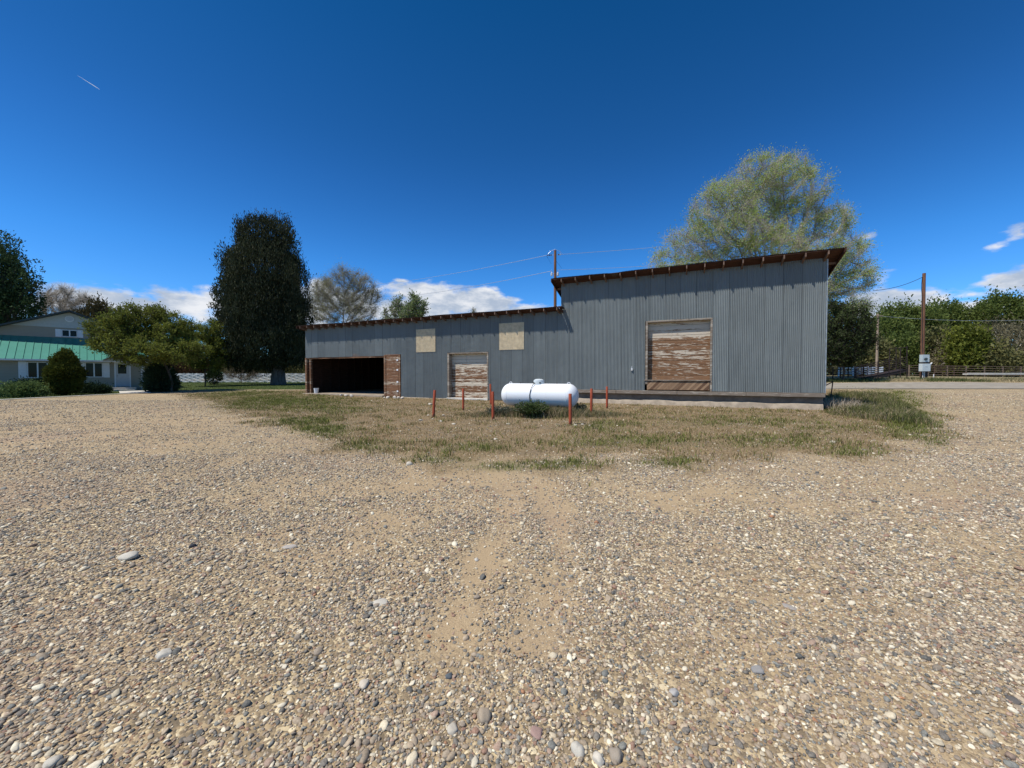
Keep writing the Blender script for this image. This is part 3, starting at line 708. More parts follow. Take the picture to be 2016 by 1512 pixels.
# things in the open bay
bx = bw(.95, .12, .12)
t_ = empty('bucket', bx, .4, 'white plastic bucket standing at the left post of the open barn bay', 'bucket')
q = MB(); q.lathe([(.13, 0), (.135, .01), (.165, .33), (.175, .335), (.175, .36), (.16, .36), (.125, .02)], 24); q.build('body', WHITE, t_, True)
q = MB(); q.tube([(.17*math.cos(a), .172*math.sin(a)*.3-.1*math.sin(a), .33-.14*math.sin(a)) for a in np.linspace(0, math.pi, 12)], .004, 6); q.build('handle', DARKST, t_)
t_ = empty('workbench', bw(1.3, 6.6, .12), -TH, 'dark wooden workbench deep inside the open barn bay', 'workbench')
q = MB(); q.box(0, 3.0, 0, .8, .86, .93); q.build('top', W_BROWN, t_)
for x in (.05, 1.45, 2.85):
    for y in (.05, .68): q = MB(); q.box(x, x+.1, y, y+.1, 0, .86); q.build('leg', W_BROWN, t_)
q = MB(); q.box(.1, 2.9, .06, .75, .25, .29); q.build('shelf', W_BROWN, t_)
t_ = empty('toolbox', bw(2.6, 6.9, 1.05), -TH, 'small red metal box on the workbench inside the dark bay', 'toolbox')
q = MB(); q.box(0, .5, 0, .28, 0, .24); q.build('body', simple('red_metal', (.35, .03, .02), .5), t_, bevel=.01)
q = MB(); q.box(-.01, .51, -.01, .29, .245, .3); q.tube([(.15, .14, .3), (.15, .14, .36), (.35, .14, .36), (.35, .14, .3)], .01, 6); q.build('lid', simple('red_metal', (.35, .03, .02), .5), t_)

# ------------------------------------------------------------------ propane tank
TPAINT, _t, _p = pmat('tank_paint', (.74, .75, .75), .42)
_c = _t.n.new('ShaderNodeTexCoord').outputs['Object']; _n = _t.noise(_t.vm('MULTIPLY', _c, (5, 5, 1.2)), 1, 6, .7); _z = _t.sep(_c)[2]
_k = _t.m('MULTIPLY', _t.ss(_t.m('ADD', _n, _t.m('MULTIPLY', _t.ss(_z, .6, .25), .25)), .66, .9), .3)
_t.put(_p.inputs['Base Color'], _t.mix(_k, (.82, .83, .83, 1), (.55, .50, .42, 1)))
TK = (1.02, 14.6)
tank = empty('propane_tank', (*TK, gz(*TK)), -TH, 'long white propane tank with a domed lid behind the orange posts', 'propane tank')
q = MB(); rad = .44; LH = 1.53; prof = []
for k in range(9): a = k/8*math.pi/2; prof.append((-LH+.36*(1-math.sin(a)), rad*math.cos(math.pi/2-a) if k else .001))
prof = [(-LH+.36*(1-math.cos(k/10*math.pi/2)), max(.004, rad*math.sin(k/10*math.pi/2))) for k in range(11)]
prof = prof+[(-.4, rad), (.4, rad)]+[(-x, r_) for x, r_ in prof[::-1]]
q.tube([(x, 0, .69) for x, _ in prof], [r_ for _, r_ in prof], 40); q.build('shell', TPAINT, tank, True)
for x in (-LH+.36, 0.42, LH-.36):
    q = MB(); q.tube([(x-.012, 0, .69), (x-.005, 0, .69), (x+.005, 0, .69), (x+.012, 0, .69)], [rad-.002, rad+.004, rad+.004, rad-.002], 40); q.build('weld_seam', TPAINT, tank, True)

q = MB(); q.lathe([(.17, 1.08), (.2, 1.09), (.205, 1.22), (.19, 1.265), (.12, 1.3), (.004, 1.31)], 28); q.build('dome_lid', simple('dome_grey', (.58, .63, .63), .4, 0, .06), tank, True)
for a in (-.9, .6):
    q = MB(); q.tube([(.17*math.sin(a), -.185*math.cos(a), 1.16), (.2*math.sin(a), -.215*math.cos(a), 1.16)], .03, 10); q.build('valve_port', BLACK, tank)
q = MB(); q.tube([(-.1, -.17, 1.16), (-.12, -.3, 1.1), (-.17, -.42, .93), (-.2, -.46, .69), (-.2, -.43, .45), (-.2, -.42, .05), (-.2, -.42, -.05)], .014, 8); q.build('gas_hose', BLACK, tank, True)
for s in (-1, 1):
    q = MB(); q.tube([(s*1.17-.06*s, 0, 1.12), (s*1.17-.03*s, 0, 1.18), (s*1.17+.03*s, 0, 1.18), (s*1.17+.07*s, 0, 1.10)], .013, 8); q.build('lifting_lug', WHITE, tank, True)
for x in (-.75, .72):
    q = MB(); q.tube([(x, 0, 1.12), (x, 0, 1.165)], .022, 10); q.build('fitting', DARKST, tank)
for x in (-.85, .85):
    for y in (-.24, .24):
        q = MB(); q.prism([(x-.03, y-.04, 0-.05), (x+.03, y-.04, -.05), (x+.05, y-.02, .38), (x-.05, y-.02, .38)], (0, .07, 0)); q.build('leg', DARKST, tank)

# ------------------------------------------------------------------ orange posts
POSTS = [(856,768,853,821,'leftmost orange post, leaning slightly right, standing alone in the dry grass'),
         (912,765,912,808,'thin orange post in front of the peeling white board door'),
         (965.5,756,966.5,790,'orange post against the right edge of the board door, behind the others'),
         (970,771,971,826,'orange post beside the small bushy weed left of the propane tank'),
         (1122.5,775,1123,836,'nearest and thickest looking orange post, before the right end of the tank'),
         (1164.5,765,1164,818,'orange post just right of the propane tank, second from the right'),
         (1195,761,1195,804,'rightmost orange post, in front of the concrete foundation')]
for (tx, ty, bx_, by, lb) in POSTS:
    if lb.startswith('orange post against'): b = Vector((at(966.5, 795, 18.9).x, 18.9, 0)); b.z = gz(b.x, b.y)
    else: b = onground(bx_, by)
    tp = at(tx, ty, b.y+.02)
    o = MB(); dv = tp-b; o.tube([(0, 0, -.3), dv*.5, dv-Vector((0, 0, .012)), dv], [.047, .047, .047, .042], 16)
    p_ = o.build('bollard', ORANGE, None, True); p_.location = b; tag(p_, lb, 'post', 'orange pipe posts around the propane tank')

# ------------------------------------------------------------------ rocks
def rock(px, py, wpx, label, col=(.55, .5, .42), flat=.45, name='rock', grp=None, seed=0, sink=.25, asp=1.):
    b = onground(px, py); wd = wpx*(.72 if wpx > 11 else .9)*math.hypot(b.y, EYE)/F; r_ = np.random.default_rng(seed+int(px*7+py))
    import bmesh
    bm = bmesh.new(); bmesh.ops.create_icosphere(bm, subdivisions=3, radius=1)
    ph = r_.uniform(0, 6, 9)
    for v in bm.verts:
        c = v.co; k = 1+.16*math.sin(2.1*c.x+ph[0])*math.cos(1.9*c.y+ph[1])+.12*math.sin(3.3*c.z+2*c.x+ph[2])+.06*math.sin(6*c.y+4*c.x+ph[3])
        c *= k
        for a in range(3):
            nv = Vector((math.cos(ph[4+a]), math.sin(ph[4+a]), .35*(a-1))).normalized(); dd = c.dot(nv)
            if dd > .72: c -= nv*(dd-.72)*.8
    me = bpy.data.meshes.new(name); bm.to_mesh(me); bm.free()
    m = simple('stone_%d_%d_%d' % tuple(int(q*100) for q in col), col, .85, 0, .2, 18, .3)
    o = link(name, me, m, None, True); o.scale = (wd/2, wd/2*asp, wd/2*flat*1.3); o.rotation_euler = (r_.normal(0, .08), r_.normal(0, .08), r_.uniform(0, 6.28) if asp == 1 else r_.normal(0, .3))
    o.location = (b.x, b.y, b.z+wd/2*flat*(1-sink*2.6)); tag(o, label, 'rock', grp); return o
G1 = 'larger stones lying in the gravel'; G2 = 'pale rocks in the dry grass near the posts'; G3 = 'pale rocks along the foot of the barn wall'
TAN = (.36, .29, .21); WHI = (.52, .48, .40); DRK = (.06, .062, .068); GRY = (.26, .25, .235); PNK = (.36, .24, .2)
for a in [(255,1099,40,'broad flat whitish stone at the left of the gravel, beside a small black stone',WHI,.4),(379,1077,15,'small black stone in the gravel right of the broad white one',DRK,.6),
          (570,1077,30,'flat pale grey stone nearly buried in gravel, right of the small black stone',(.42,.38,.33),.16),(953,1412,33,'rounded tan cobble, the largest stone at the bottom centre',TAN,.55),
          (1492,1322,24,'grey rounded stone in the lower right gravel',GRY,.6),(1554,1195,28,'thin flat grey slab in the gravel above the grey rounded stone',(.36,.33,.29),.14),
          (718,1348,21,'pale oval cobble left of the sandy wheel track near the bottom',(.55,.48,.38),.5),(1327,1365,22,'oval light grey stone below the grey rounded stone',(.42,.4,.37),.5),
          (748,1187,34,'long flat white stone left of the wheel track',WHI,.18),(938,1103,12,'small white stone at the edge of the left wheel track',WHI,.6),
          (1057,1446,28,'pinkish flat stone right of the tan cobble',PNK,.4),(884,1333,17,'smooth dark slate stone above the tan cobble',(.10,.115,.125),.5),
          (323,1290,30,'white oblong stone in the lower left gravel',WHI,.4),(104,1503,30,'pale rounded stone at the very bottom left',(.5,.46,.38),.5),
          (1137,1480,26,'white quartz stone at the bottom edge, right of centre',WHI,.7),(1180,1500,24,'cream cobble at the bottom edge beside the quartz stone',(.6,.54,.44),.7),
          (1212,1490,30,'grey brown cobble rightmost of the row at the bottom edge',(.32,.27,.21),.6),(1994,1378,24,'dark flat stone at the right edge of the gravel',(.12,.11,.10),.3),
          (2004,1318,16,'tan stone near the right edge, above the dark flat one',TAN,.5),(1855,1157,16,'brown stone in the gravel on the right',(.2,.14,.10),.5),
          (890,1440,24,'light cobble left of the tan cobble at the bottom',(.5,.45,.36),.5),(694,1270,12,'small round beige pebble left of the sandy track',(.58,.52,.42),.6)]:
    rock(a[0], a[1], a[2], a[3], a[4], a[5], 'stone', G1)
for a in [(828,828,9,'leftmost white rock below the leftmost orange post'),(843,818,6,'small white rock just left of the leftmost orange post'),(852,825,5,'tiny white rock at the foot of the leftmost orange post'),
          (867,830,10,'lumpy white rock right of the leftmost orange post'),(893,835.5,9,'tan rock farthest from the barn, right of the lumpy white rock'),(873,818,7,'pair-sized pale rock behind the lumpy white rock'),
          (1001,836,10,'pale flat rock below the small bushy weed'),(1133,838,9,'white rock touching the foot of the nearest orange post'),(1147,836,7,'second white rock right of the nearest orange post'),
          (1161,838,6,'third white rock right of the nearest orange post'),(975,865,9,'lone white rock in dry grass well below the posts'),(1640,871,14,'lone white rock in the sparse grass right of the tall barn end'),
          (806,915,20,'flat pale rock at the front edge of the dry grass'),(847,797,11,'flat pale rock close to the barn left of the leftmost post'),(1336,853,7,'small white rock in dry grass below the loading door')]:
    rock(*a, (.50, .45, .36), .42, 'rock', G2)
for a in [(757,784,5,'small rock at the left foot of the narrow plank door'),(764,784,8,'pale rock under the narrow plank door'),(776.5,784,9,'wide pale rock under the middle of the plank door'),(784,784.5,8,'rock under the right edge of the plank door'),
          (792,785,8,'pale rock just right of the narrow plank door'),(805,781.5,9,'tall upright pale rock against the corrugated wall'),(672,779,7,'leftmost pale rock on the slab edge of the open bay'),(681,780,8,'middle pale rock at the slab edge of the open bay'),(692,780.5,8,'right pale rock at the slab edge of the open bay')]:
    rock(*a, (.58, .52, .44), .6 if a[0] != 805 else 1.2, 'rock', G3, sink=.15)

# ------------------------------------------------------------------ house
HC = (-33.59, 35.0, .06); HR = math.atan2(757, 692)
house = empty('house', HC, HR, 'cream two-storey house with a green metal roof over its lower floor', 'house')
def siding(name, col):
    m, t, p = pmat(name, col, .6); c = t.n.new('ShaderNodeTexCoord').outputs['Object']; x, y, z = t.sep(c)
    fr = t.m('FRACT', t.m('DIVIDE', z, .115)); n = t.noise(c, 1.3, 4)
    t.put(p.inputs['Base Color'], t.mix(t.m('MULTIPLY', t.m('LESS_THAN', fr, .13), .45), t.mix(n, (*[q*.9 for q in col], 1), (*col, 1)), (*[q*.5 for q in col], 1)))
    t.put(p.inputs['Normal'], t.bump(t.m('SUBTRACT', 1, fr), .8, .02)); return m
SID = siding('cream_siding', (.36, .32, .25)); SIDW = simple('white_gable_panel', (.46, .47, .45), .6, 0, .05)
TRIMW = simple('white_trim', (.72, .73, .74), .5, 0, .04)
q = MB(); q.box(-14, 0, 0, 9, -.15, 2.66); q.build('wall', SID, house)
zp = lambda x: 7.0-.43*abs(x+4.36)
q = MB(); q.prism([(-8.9, 3.2, 4.2), (.2, 3.2, 4.2), (.2, 3.2, zp(.2)-.12), (-4.36, 3.2, 6.88), (-8.9, 3.2, zp(-8.9)-.12)], (0, 5.6, 0)); q.build('upper_wall', SID, house)
q = MB(); xl, xr = -4.36-(6.88-5.5)/.43+.0, -4.36+(6.88-5.5)/.43
q.prism([(xl, 3.17, 5.5), (xr, 3.17, 5.5), (-4.36, 3.17, 6.86)], (0, .025, 0)); q.build('gable_panel', SIDW, house)
q = MB(); q.tube([(-4.37, 3.11, 6.3), (-4.37, 3.168, 6.3)], .27, 28); v_ = q.build('round_vent', TRIMW, house, True)
q = MB()
for k in range(7): zz = 6.3-.18+k*.06; hw = math.sqrt(max(.0, .22**2-(zz-6.3)**2)); q.box(-4.37-hw, -4.37+hw, 3.095, 3.105, zz-.018, zz+.018)
q.build('louvre', simple('louvre_grey', (.42, .44, .46), .6), v_)
# roofs
q = MB()
for s in (-1, 1):
    xe = -4.36+s*5.0; ze = zp(xe)
    q.prism([(-4.36, 2.5, 7.02), (xe, 2.5, ze+.02), (xe, 2.5, ze-.10), (-4.36, 2.5, 6.90)], (0, 6.6, 0))
q.build('upper_roof', simple('dark_fascia_roof', (.03, .045, .05), .5), house)
GRN, t, p = pmat('green_metal_roof', (.08, .36, .25), .42, .15, .4)
c = t.n.new('ShaderNodeTexCoord').outputs['Object']; n = t.noise(c, 2, 4); t.put(p.inputs['Base Color'], t.mix(n, (.075, .27, .20, 1), (.10, .33, .25, 1)))
sl = (4.62-2.62)/3.6
q = MB(); q.add([(-14.3, -.42, 2.63), (.3, -.42, 2.63), (.3, 3.2, 4.63), (-14.3, 3.2, 4.63), (-14.3, -.42, 2.57), (.3, -.42, 2.57), (.3, 3.2, 4.57), (-14.3, 3.2, 4.57)], [(0,1,2,3),(7,6,5,4),(0,4,5,1),(1,5,6,2),(2,6,7,3),(3,7,4,0)])
x = -14.2
while x < .3:
    q.bar((x, -.42, 2.645), (x, 3.19, 4.64), .03, .045); x += .415
q.build('roof', GRN, house)
q = MB(); q.box(-14.3, .3, -.5, -.42, 2.50, 2.63); q.build('gutter', TRIMW, house)
q = MB(); q.box(-14.3, .3, -.42, 0, 2.49, 2.52); q.build('soffit', TRIMW, house)
# small gable over the door
q = MB(); q.prism([(-2.35, -.62, 2.66), (.3, -.62, 2.66), (-1.05, -.62, 3.52)], (0, .05, 0)); pg = q.build('porch_gable', simple('gable_grey', (.42, .41, .38), .7), house)
q = MB(); q.prism([(-1.05, -.75, 3.62), (-2.5, -.75, 2.68), (-2.5, -.75, 2.60), (-1.05, -.75, 3.54)], (0, 2.4, 0)); q.prism([(-1.05, -.75, 3.62), (.42, -.75, 2.68), (.42, -.75, 2.60), (-1.05, -.75, 3.54)], (0, 2.4, 0))
q.build('porch_roof', simple('porch_roof_grey', (.30, .33, .32), .6), pg)
q = MB(); q.box(-14.05, -13.9, -.03, 0, -.1, 2.5); q.build('corner_board', TRIMW, house)
q = MB(); q.box(-.12, .03, -.03, .03, -.1, 2.49); q.build('corner_board', TRIMW, house)
q = MB(); q.box(.05, .12, -.1, -.03, .1, 2.5); q.build('downpipe', TRIMW, house)
def window(x0, x1, z0, z1, y, shl, shr, curtain=False):
    f = MB(); w_ = .06
    f.box(x0, x1, y-.05, y-.003, z1-w_, z1); f.box(x0, x1, y-.05, y-.003, z0, z0+w_); f.box(x0, x0+w_, y-.05, y-.003, z0+w_, z1-w_); f.box(x1-w_, x1, y-.05, y-.003, z0+w_, z1-w_)
    xm = (x0+x1)/2; f.box(xm-.04, xm+.04, y-.052, y-.003, z0+w_, z1-w_)
    o = f.build('window', TRIMW, house)
    g = MB(); g.box(x0+w_, xm-.04, y-.03, y-.01, z0+w_, z1-w_); g.box(xm+.04, x1-w_, y-.03, y-.01, z0+w_, z1-w_); g.build('pane', GLASSD, o)
    for s, on in ((0, shl), (1, shr)):
        if on:
            a, b = ((x0-on, x0-.01), (x1+.01, x1+on))[s]; h = MB(); h.box(a, b, y-.04, y-.003, z0-.02, z1+.02); h.box(a+.04, b-.04, y-.048, y-.04, z0+.05, (z0+z1)/2-.03); h.box(a+.04, b-.04, y-.048, y-.04, (z0+z1)/2+.03, z1-.05)
            h.build('shutter', TRIMW, o)
window(-6.56, -5.5, 1.15, 2.42, 0, .42, .42); window(-3.52, -2.48, 1.18, 2.44, 0, .40, .40)
window(-11.2, -10.0, 1.15, 2.42, 0, .42, .42); window(-4.86, -3.92, 4.72, 5.34, 3.2, .34, .33)
q = MB(); q.box(-1.72, -.86, -.05, -.01, .36, 2.42); dr = q.build('door', simple('door_grey', (.50, .50, .50), .5, 0, .04), house)
q = MB(); q.box(-1.80, -1.72, -.06, -.003, .3, 2.5); q.box(-.86, -.78, -.06, -.003, .3, 2.5); q.box(-1.72, -.86, -.06, -.003, 2.42, 2.5); q.build('frame', TRIMW, dr)
q = MB(); q.box(-1.58, -1.06, -.06, -.052, 1.5, 2.3); q.build('pane', GLASSD, dr)
q = MB(); q.tube([(-1.64, -.05, 1.3), (-1.64, -.11, 1.3)], .03, 10); q.build('knob', DARKST, dr)
q = MB(); q.box(-2.1, -.5, -1.1, -.003, -.2, .30); q.box(-1.9, -.6, -1.5, -1.1, -.2, .14); q.build('doorstep', CONC_W, house, bevel=.015)

# ------------------------------------------------------------------ white woven fence
fa = at(330, 753, 49.5); fb = at(640, 753, 50.5)
fz0 = .45; dirx = (Vector((fb.x, fb.y, 0))-Vector((fa.x, fa.y, 0))); FLn = dirx.length; fr_ = math.atan2(dirx.y, dirx.x)
fence = empty('woven_fence', (fa.x, fa.y, fz0), fr_, 'white basket-weave fence behind the lawn and the big evergreen', 'fence')
q = MB(); 
for k in range(6):
    z0 = .06+k*.19; pts = []
    xs_ = np.linspace(0, FLn, int(FLn/.13)); s = 1 if k % 2 else -1; yy = s*.05*np.sin(xs_*math.pi/.52)
    V = []; 
    for x, y in zip(xs_, yy): V += [(x, y-.008, z0), (x, y-.008, z0+.155), (x, y+.008, z0+.155), (x, y+.008, z0)]
    q.add(V, [(i*4+j, i*4+(j+1) % 4, i*4+4+(j+1) % 4, i*4+4+j) for i in range(len(xs_)-1) for j in range(4)])
q.build('woven_boards', TRIMW, fence)
for k in range(int(FLn/.52)+1):
    q = MB(); q.box(k*.52-.035, k*.52+.035, -.035, .035, -.2, 1.23); q.build('post', TRIMW, fence)

# ------------------------------------------------------------------ trees
def unit(v): return v/np.maximum(np.linalg.norm(v, axis=-1, keepdims=True), 1e-9)
def leaves(name, P, D, ln, wd, mat, parent, spread=.6, seed=0):
    """one small rhombic leaf (or leaf tuft) per point, pointing roughly along D"""
    r_ = np.random.default_rng(seed+3); n = len(P)
    u = unit(D+r_.normal(0, spread, (n, 3))); v = unit(np.cross(u, r_.normal(0, 1, (n, 3))))
    l = (ln*r_.uniform(.6, 1.4, n))[:, None]; w_ = (wd*r_.uniform(.6, 1.3, n))[:, None]
    V = np.stack([P, P+u*l*.5+v*w_*.5, P+u*l, P+u*l*.5-v*w_*.5], 1).reshape(-1, 3)
    return npmesh(name, V, np.arange(4*n).reshape(-1, 4), mat, parent, False, fattr=r_.random(n))
def frusta(A, B, ra, rb, k=4):
    n = len(A); d = unit(B-A); up = np.tile([0., 0., 1.], (n, 1)); up[np.abs(d[:, 2]) > .9] = [1, 0, 0]
    r = unit(np.cross(d, up)); u = np.cross(r, d); V = []
    for t in range(k):
        a = 2*math.pi*t/k; o = r*math.cos(a)+u*math.sin(a); V.append(A+o*ra[:, None])
    for t in range(k):
        a = 2*math.pi*t/k; o = r*math.cos(a)+u*math.sin(a); V.append(B+o*rb[:, None])
    V = np.stack(V, 1).reshape(-1, 3); b = (np.arange(n)*2*k)[:, None, None]
    q = np.array([[t, (t+1) % k, k+(t+1) % k, k+t] for t in range(k)])[None]
    return V, (b+q).reshape(-1, 4)
def inblobs(B, n, r_, shell=0.):
    vol = np.array([b[3]*b[4]*b[5] for b in B]); k = r_.choice(len(B), n, p=vol/vol.sum())
    d = unit(r_.normal(0, 1, (n, 3))); rr = (shell+(1-shell)*r_.random(n)**(1/3))[:, None]
    Bn = np.array(B)[k]; return Bn[:, :3]+d*rr*Bn[:, 3:6], d, k
def wblobs(blobs, Z, base, dep=1.):
    out = []
    for b in blobs:
        px, py, rx, ry = b[:4]; dz = b[4] if len(b) > 4 else 0
        c = at(px, py, Z+dz); s = (Z+dz)/F; out.append((c.x-base.x, c.y-base.y, c.z-base.z, rx*s, (rx+ry)/2*s*dep, ry*s))
    return out
def skeleton(B, N, fork, step, r_, maxit=70, bend=(0, 0), extra=None):
    A, _, _ = inblobs(B, N, r_, .15)
    nodes = [np.array([0, 0, -.2])]; par = [-1]
    z = 0
    while z < fork:
        z += step; nodes.append(np.array([bend[0]*z/fork+r_.normal(0, .03), bend[1]*z/fork+r_.normal(0, .03), min(z, fork)])); par.append(len(nodes)-2)
    alive = np.ones(len(A), bool); infl = 1e9
    for it in range(maxit):
        kd = KDTree(len(nodes))
        for i, p in enumerate(nodes): kd.insert(p, i)
        kd.balance(); acc = {}
        for ai in np.nonzero(alive)[0]:
            _, i, d = kd.find(A[ai])
            if d < step*1.3: alive[ai] = False; continue
            v = A[ai]-nodes[i]; a = acc.setdefault(i, np.zeros(3)); a += v/d
        if not acc: break
        for i, v in acc.items():
            d = v/(np.linalg.norm(v)+1e-6)+r_.normal(0, .16, 3); prev = nodes[i]-nodes[par[i]] if par[i] >= 0 else np.array([0, 0, 1.])
            d = d+prev/(np.linalg.norm(prev)+1e-6)*.45; d /= np.linalg.norm(d)
            nodes.append(nodes[i]+d*step); par.append(i)
    return np.array(nodes), np.array(par)
def radii(par, tip, ex=2.4, lim=.5):
    n = len(par); r = np.zeros(n); nch = np.zeros(n, int)
    for i in range(n-1, 0, -1):
        if nch[i] == 0: r[i] = tip**ex
        r[par[i]] += r[i]; nch[par[i]] += 1
    return np.minimum(r**(1/ex), lim), nch
def branchy(name, label, cat, base, blobs, Z, N, step, fork, nt, nl, leafmat, barkmat, twigmat=None, tl=.6, ll=.14, lw=.09, tip=.012, lim=.45, twig_r=.006, seed=1, grp=None, dep=1., bend=(0, 0), lspread=.25, bias=(0, 0, .3), leafmask=None, wind=0):
    r_ = np.random.default_rng(seed); root = empty(name, base, 0, label, cat, grp)
    B = wblobs(blobs, Z, base, dep); nodes, par = skeleton(B, N, fork, step, r_, bend=bend); rd, nch = radii(par, tip, lim=lim)
    idx = np.arange(1, len(nodes)); A = nodes[par[idx]]; Bq = nodes[idx]; V, Fq = frusta(A, Bq, np.minimum(rd[par[idx]], rd[idx]*1.25), rd[idx], 5)
    # twigs
    thin = idx[rd[idx] < tip*2.6]
    k = r_.choice(thin, nt); t = r_.random(nt)[:, None]; P0 = nodes[par[k]]*(1-t)+nodes[k]*t
    dirn = unit(unit(nodes[k]-nodes[par[k]])*.8+r_.normal(0, .55, (nt, 3))+np.array(bias)+np.array([wind, 0, 0]))
    L_ = tl*r_.uniform(.4, 1.3, nt); P1 = P0+dirn*L_[:, None]*.55; P2 = P1+unit(dirn+r_.normal(0, .3, (nt, 3))+np.array([wind*.6, 0, 0]))*L_[:, None]*.5
    w1 = np.full(nt, twig_r); V2, F2 = frusta(P0, P1, w1, w1*.7, 3); V3, F3 = frusta(P1, P2, w1*.7, w1*.3, 3)
    if twigmat:
        npmesh('trunk', V, Fq, barkmat, root, True); npmesh('twigs', np.concatenate([V2, V3]), np.concatenate([F2, F3+len(V2)]), twigmat, root, True)
    else:
        Va = np.concatenate([V, V2, V3]); Fa = np.concatenate([Fq, F2+len(V), F3+len(V)+len(V2)])
        npmesh('trunk', Va, Fa, barkmat, root, True)
    if nl:
        k = r_.integers(0, nt, nl); t = r_.random(nl)[:, None]; s = r_.random(nl) < .5
        P = np.where(s[:, None], P0[k]*(1-t)+P1[k]*t, P1[k]*(1-t)+P2[k]*t)+r_.normal(0, lspread*.4, (nl, 3)); D = unit(P2[k]-P0[k])
        if leafmask is not None: m = leafmask(P, r_); P = P[m]; D = D[m]
        leaves('crown', P, D, ll, lw, leafmat, root, .7, seed)
    return root
def bushy(name, label, cat, base, blobs, Z, ncl, nper, ln, wd, leafmat, barkmat, trunk_r=.3, seed=1, grp=None, dep=1., up=.9, cs=.35, shell=.72, spread=.35, th=None, lean=(0, 0), limb=14, cup=1.8):
    """dense crown of leaf tufts round a trunk and limbs"""
    r_ = np.random.default_rng(seed); root = empty(name, base, 0, label, cat, grp)
    B = wblobs(blobs, Z, base, dep); C_, d, k = inblobs(B, ncl, r_, shell)
    # drop clumps buried inside other blobs now and then, keep the outline uneven
    C_ = C_+d*r_.normal(0, cs*.5, (ncl, 1)); C_ = C_[C_[:, 2] > .05] if th is None else C_[C_[:, 2] > th]; n = len(C_)
    cen = np.array([b[:3] for b in B]).mean(0); k = np.repeat(np.arange(n), nper); csz = cs*r_.uniform(.5, 1.5, n)
    off = r_.normal(0, 1, (n*nper, 3))*csz[k][:, None]*np.array([.55, .55, .55*cup]); P = C_[k]+off
    outd = unit(C_-cen*np.array([1, 1, .8])); D = unit(outd[k]*(1-up)+np.array([0, 0, up])+off*.3)
    P = P[:]; leaves('crown', P, D, ln, wd, leafmat, root, spread, seed)
    top = max(b[2]+b[5] for b in B); q = MB(); tt = np.linspace(0, 1, 7)
    q.tube([(lean[0]*t, lean[1]*t, -.2+t*top*.8) for t in tt], [trunk_r*(1.35 if t == 0 else 1-.8*t) for t in tt], 10)
    for i in range(limb):
        b = B[r_.integers(len(B))]; e = np.array(b[:3])+unit(r_.normal(0, 1, 3))*np.array(b[3:6])*.6; h = r_.uniform(.12, .7)*min(top, e[2]+.5)
        a = np.array([lean[0]*h/top, lean[1]*h/top, h]); mid = (a+e)/2+np.array([0, 0, .15*np.linalg.norm(e-a)])
        q.tube([a, mid, e], [trunk_r*.32, trunk_r*.2, trunk_r*.05], 6)
    q.build('trunk', barkmat, root, True); return root

LD = foliage('juniper_leaf', (.014, .020, .009), (.065, .075, .036), .12, (.105, .105, .065))
LCW = foliage('cottonwood_leaf', (.20, .285, .05), (.46, .56, .15), .5, (.58, .54, .38))
LDK = foliage('elm_leaf', (.022, .034, .010), (.06, .08, .026), .2)
LYG = foliage('crabapple_leaf', (.075, .095, .014), (.215, .24, .045), .35)
LGR = foliage('grove_leaf', (.055, .08, .016), (.165, .21, .055), .35)
LOL = foliage('olive_leaf', (.08, .085, .03), (.19, .18, .07), .25)
LYL = foliage('yellow_green_leaf', (.07, .09, .014), (.19, .21, .035), .3)
LGY = foliage('grey_twig_leaf', (.12, .105, .06), (.25, .22, .13), .2)
LSP = foliage('spruce_leaf', (.012, .028, .013), (.042, .07, .034), .12)
LAV = foliage('arborvitae_leaf', (.025, .036, .007), (.11, .125, .022), .15)
LBS = foliage('pale_shrub_leaf', (.06, .10, .03), (.17, .23, .08), .25)
BK = bark(); BKG = bark('grey_bark', (.44, .40, .34)); BKD = bark('dark_bark', (.07, .06, .05))
def base_at(px, py, Z):
    p = at(px, py, Z); return Vector((p.x, p.y, gz(p.x, p.y)))

# big evergreen left of the barn
bushy('juniper_tree', 'huge dark evergreen with a rounded top towering left of the barn', 'tree', base_at(548, 757, 42),
      [(518,475,44,44),(492,456,20,28),(548,460,24,32),(520,540,62,66),(524,610,72,70),(528,670,76,56),(470,540,24,46),(450,505,12,22),(438,515,9,20),(452,590,22,50),(450,665,22,46),(582,560,18,56),(594,645,20,56),(500,708,60,22),(572,700,42,24),(432,640,8,18),(425,690,12,20),(562,500,22,42),(606,690,12,34)],
      42, 7600, 24, .25, .08, LD, bark('juniper_bark', (.12, .10, .085)), .62, 11, up=.85, cs=.32, shell=.6, th=1.1, dep=.9, spread=.3, limb=20)
# far left tall tree behind the house
bushy('poplar_tree', 'tall dark green tree with pointed lobes behind the left end of the house', 'tree', base_at(10, 757, 50),
      [(4,505,14,44),(28,498,8,32),(8,560,36,46),(20,605,44,34),(60,540,7,34),(60,595,18,26),(-40,540,50,70),(-50,600,70,60),(78,560,6,14),(45,560,10,24)],
      50, 2600, 20, .27, .15, foliage('poplar_leaf', (.018, .042, .016), (.07, .11, .045), .2), BKD, .4, 12, up=.35, cs=.32, shell=.5, spread=.7)
branchy('bare_tree', 'leafless grey tree showing above the peak of the house', 'tree', base_at(105, 750, 58), [(130,590,40,22),(105,600,32,25),(160,605,30,18),(130,620,50,16)], 58, 500, .55, 7, 6000, 0, LGY, BKG, tl=1.2, seed=5, twig_r=.012, tip=.02)
bushy('brown_conifer_tree', 'brownish green conifer rising behind the right slope of the house roof', 'tree', base_at(190, 750, 52), [(192,612,18,16),(190,635,30,22),(205,660,30,24)], 52, 600, 16, .35, .12, foliage('brown_leaf', (.05, .045, .02), (.12, .095, .04), .15), BKD, .25, 13, up=.5, cs=.4)
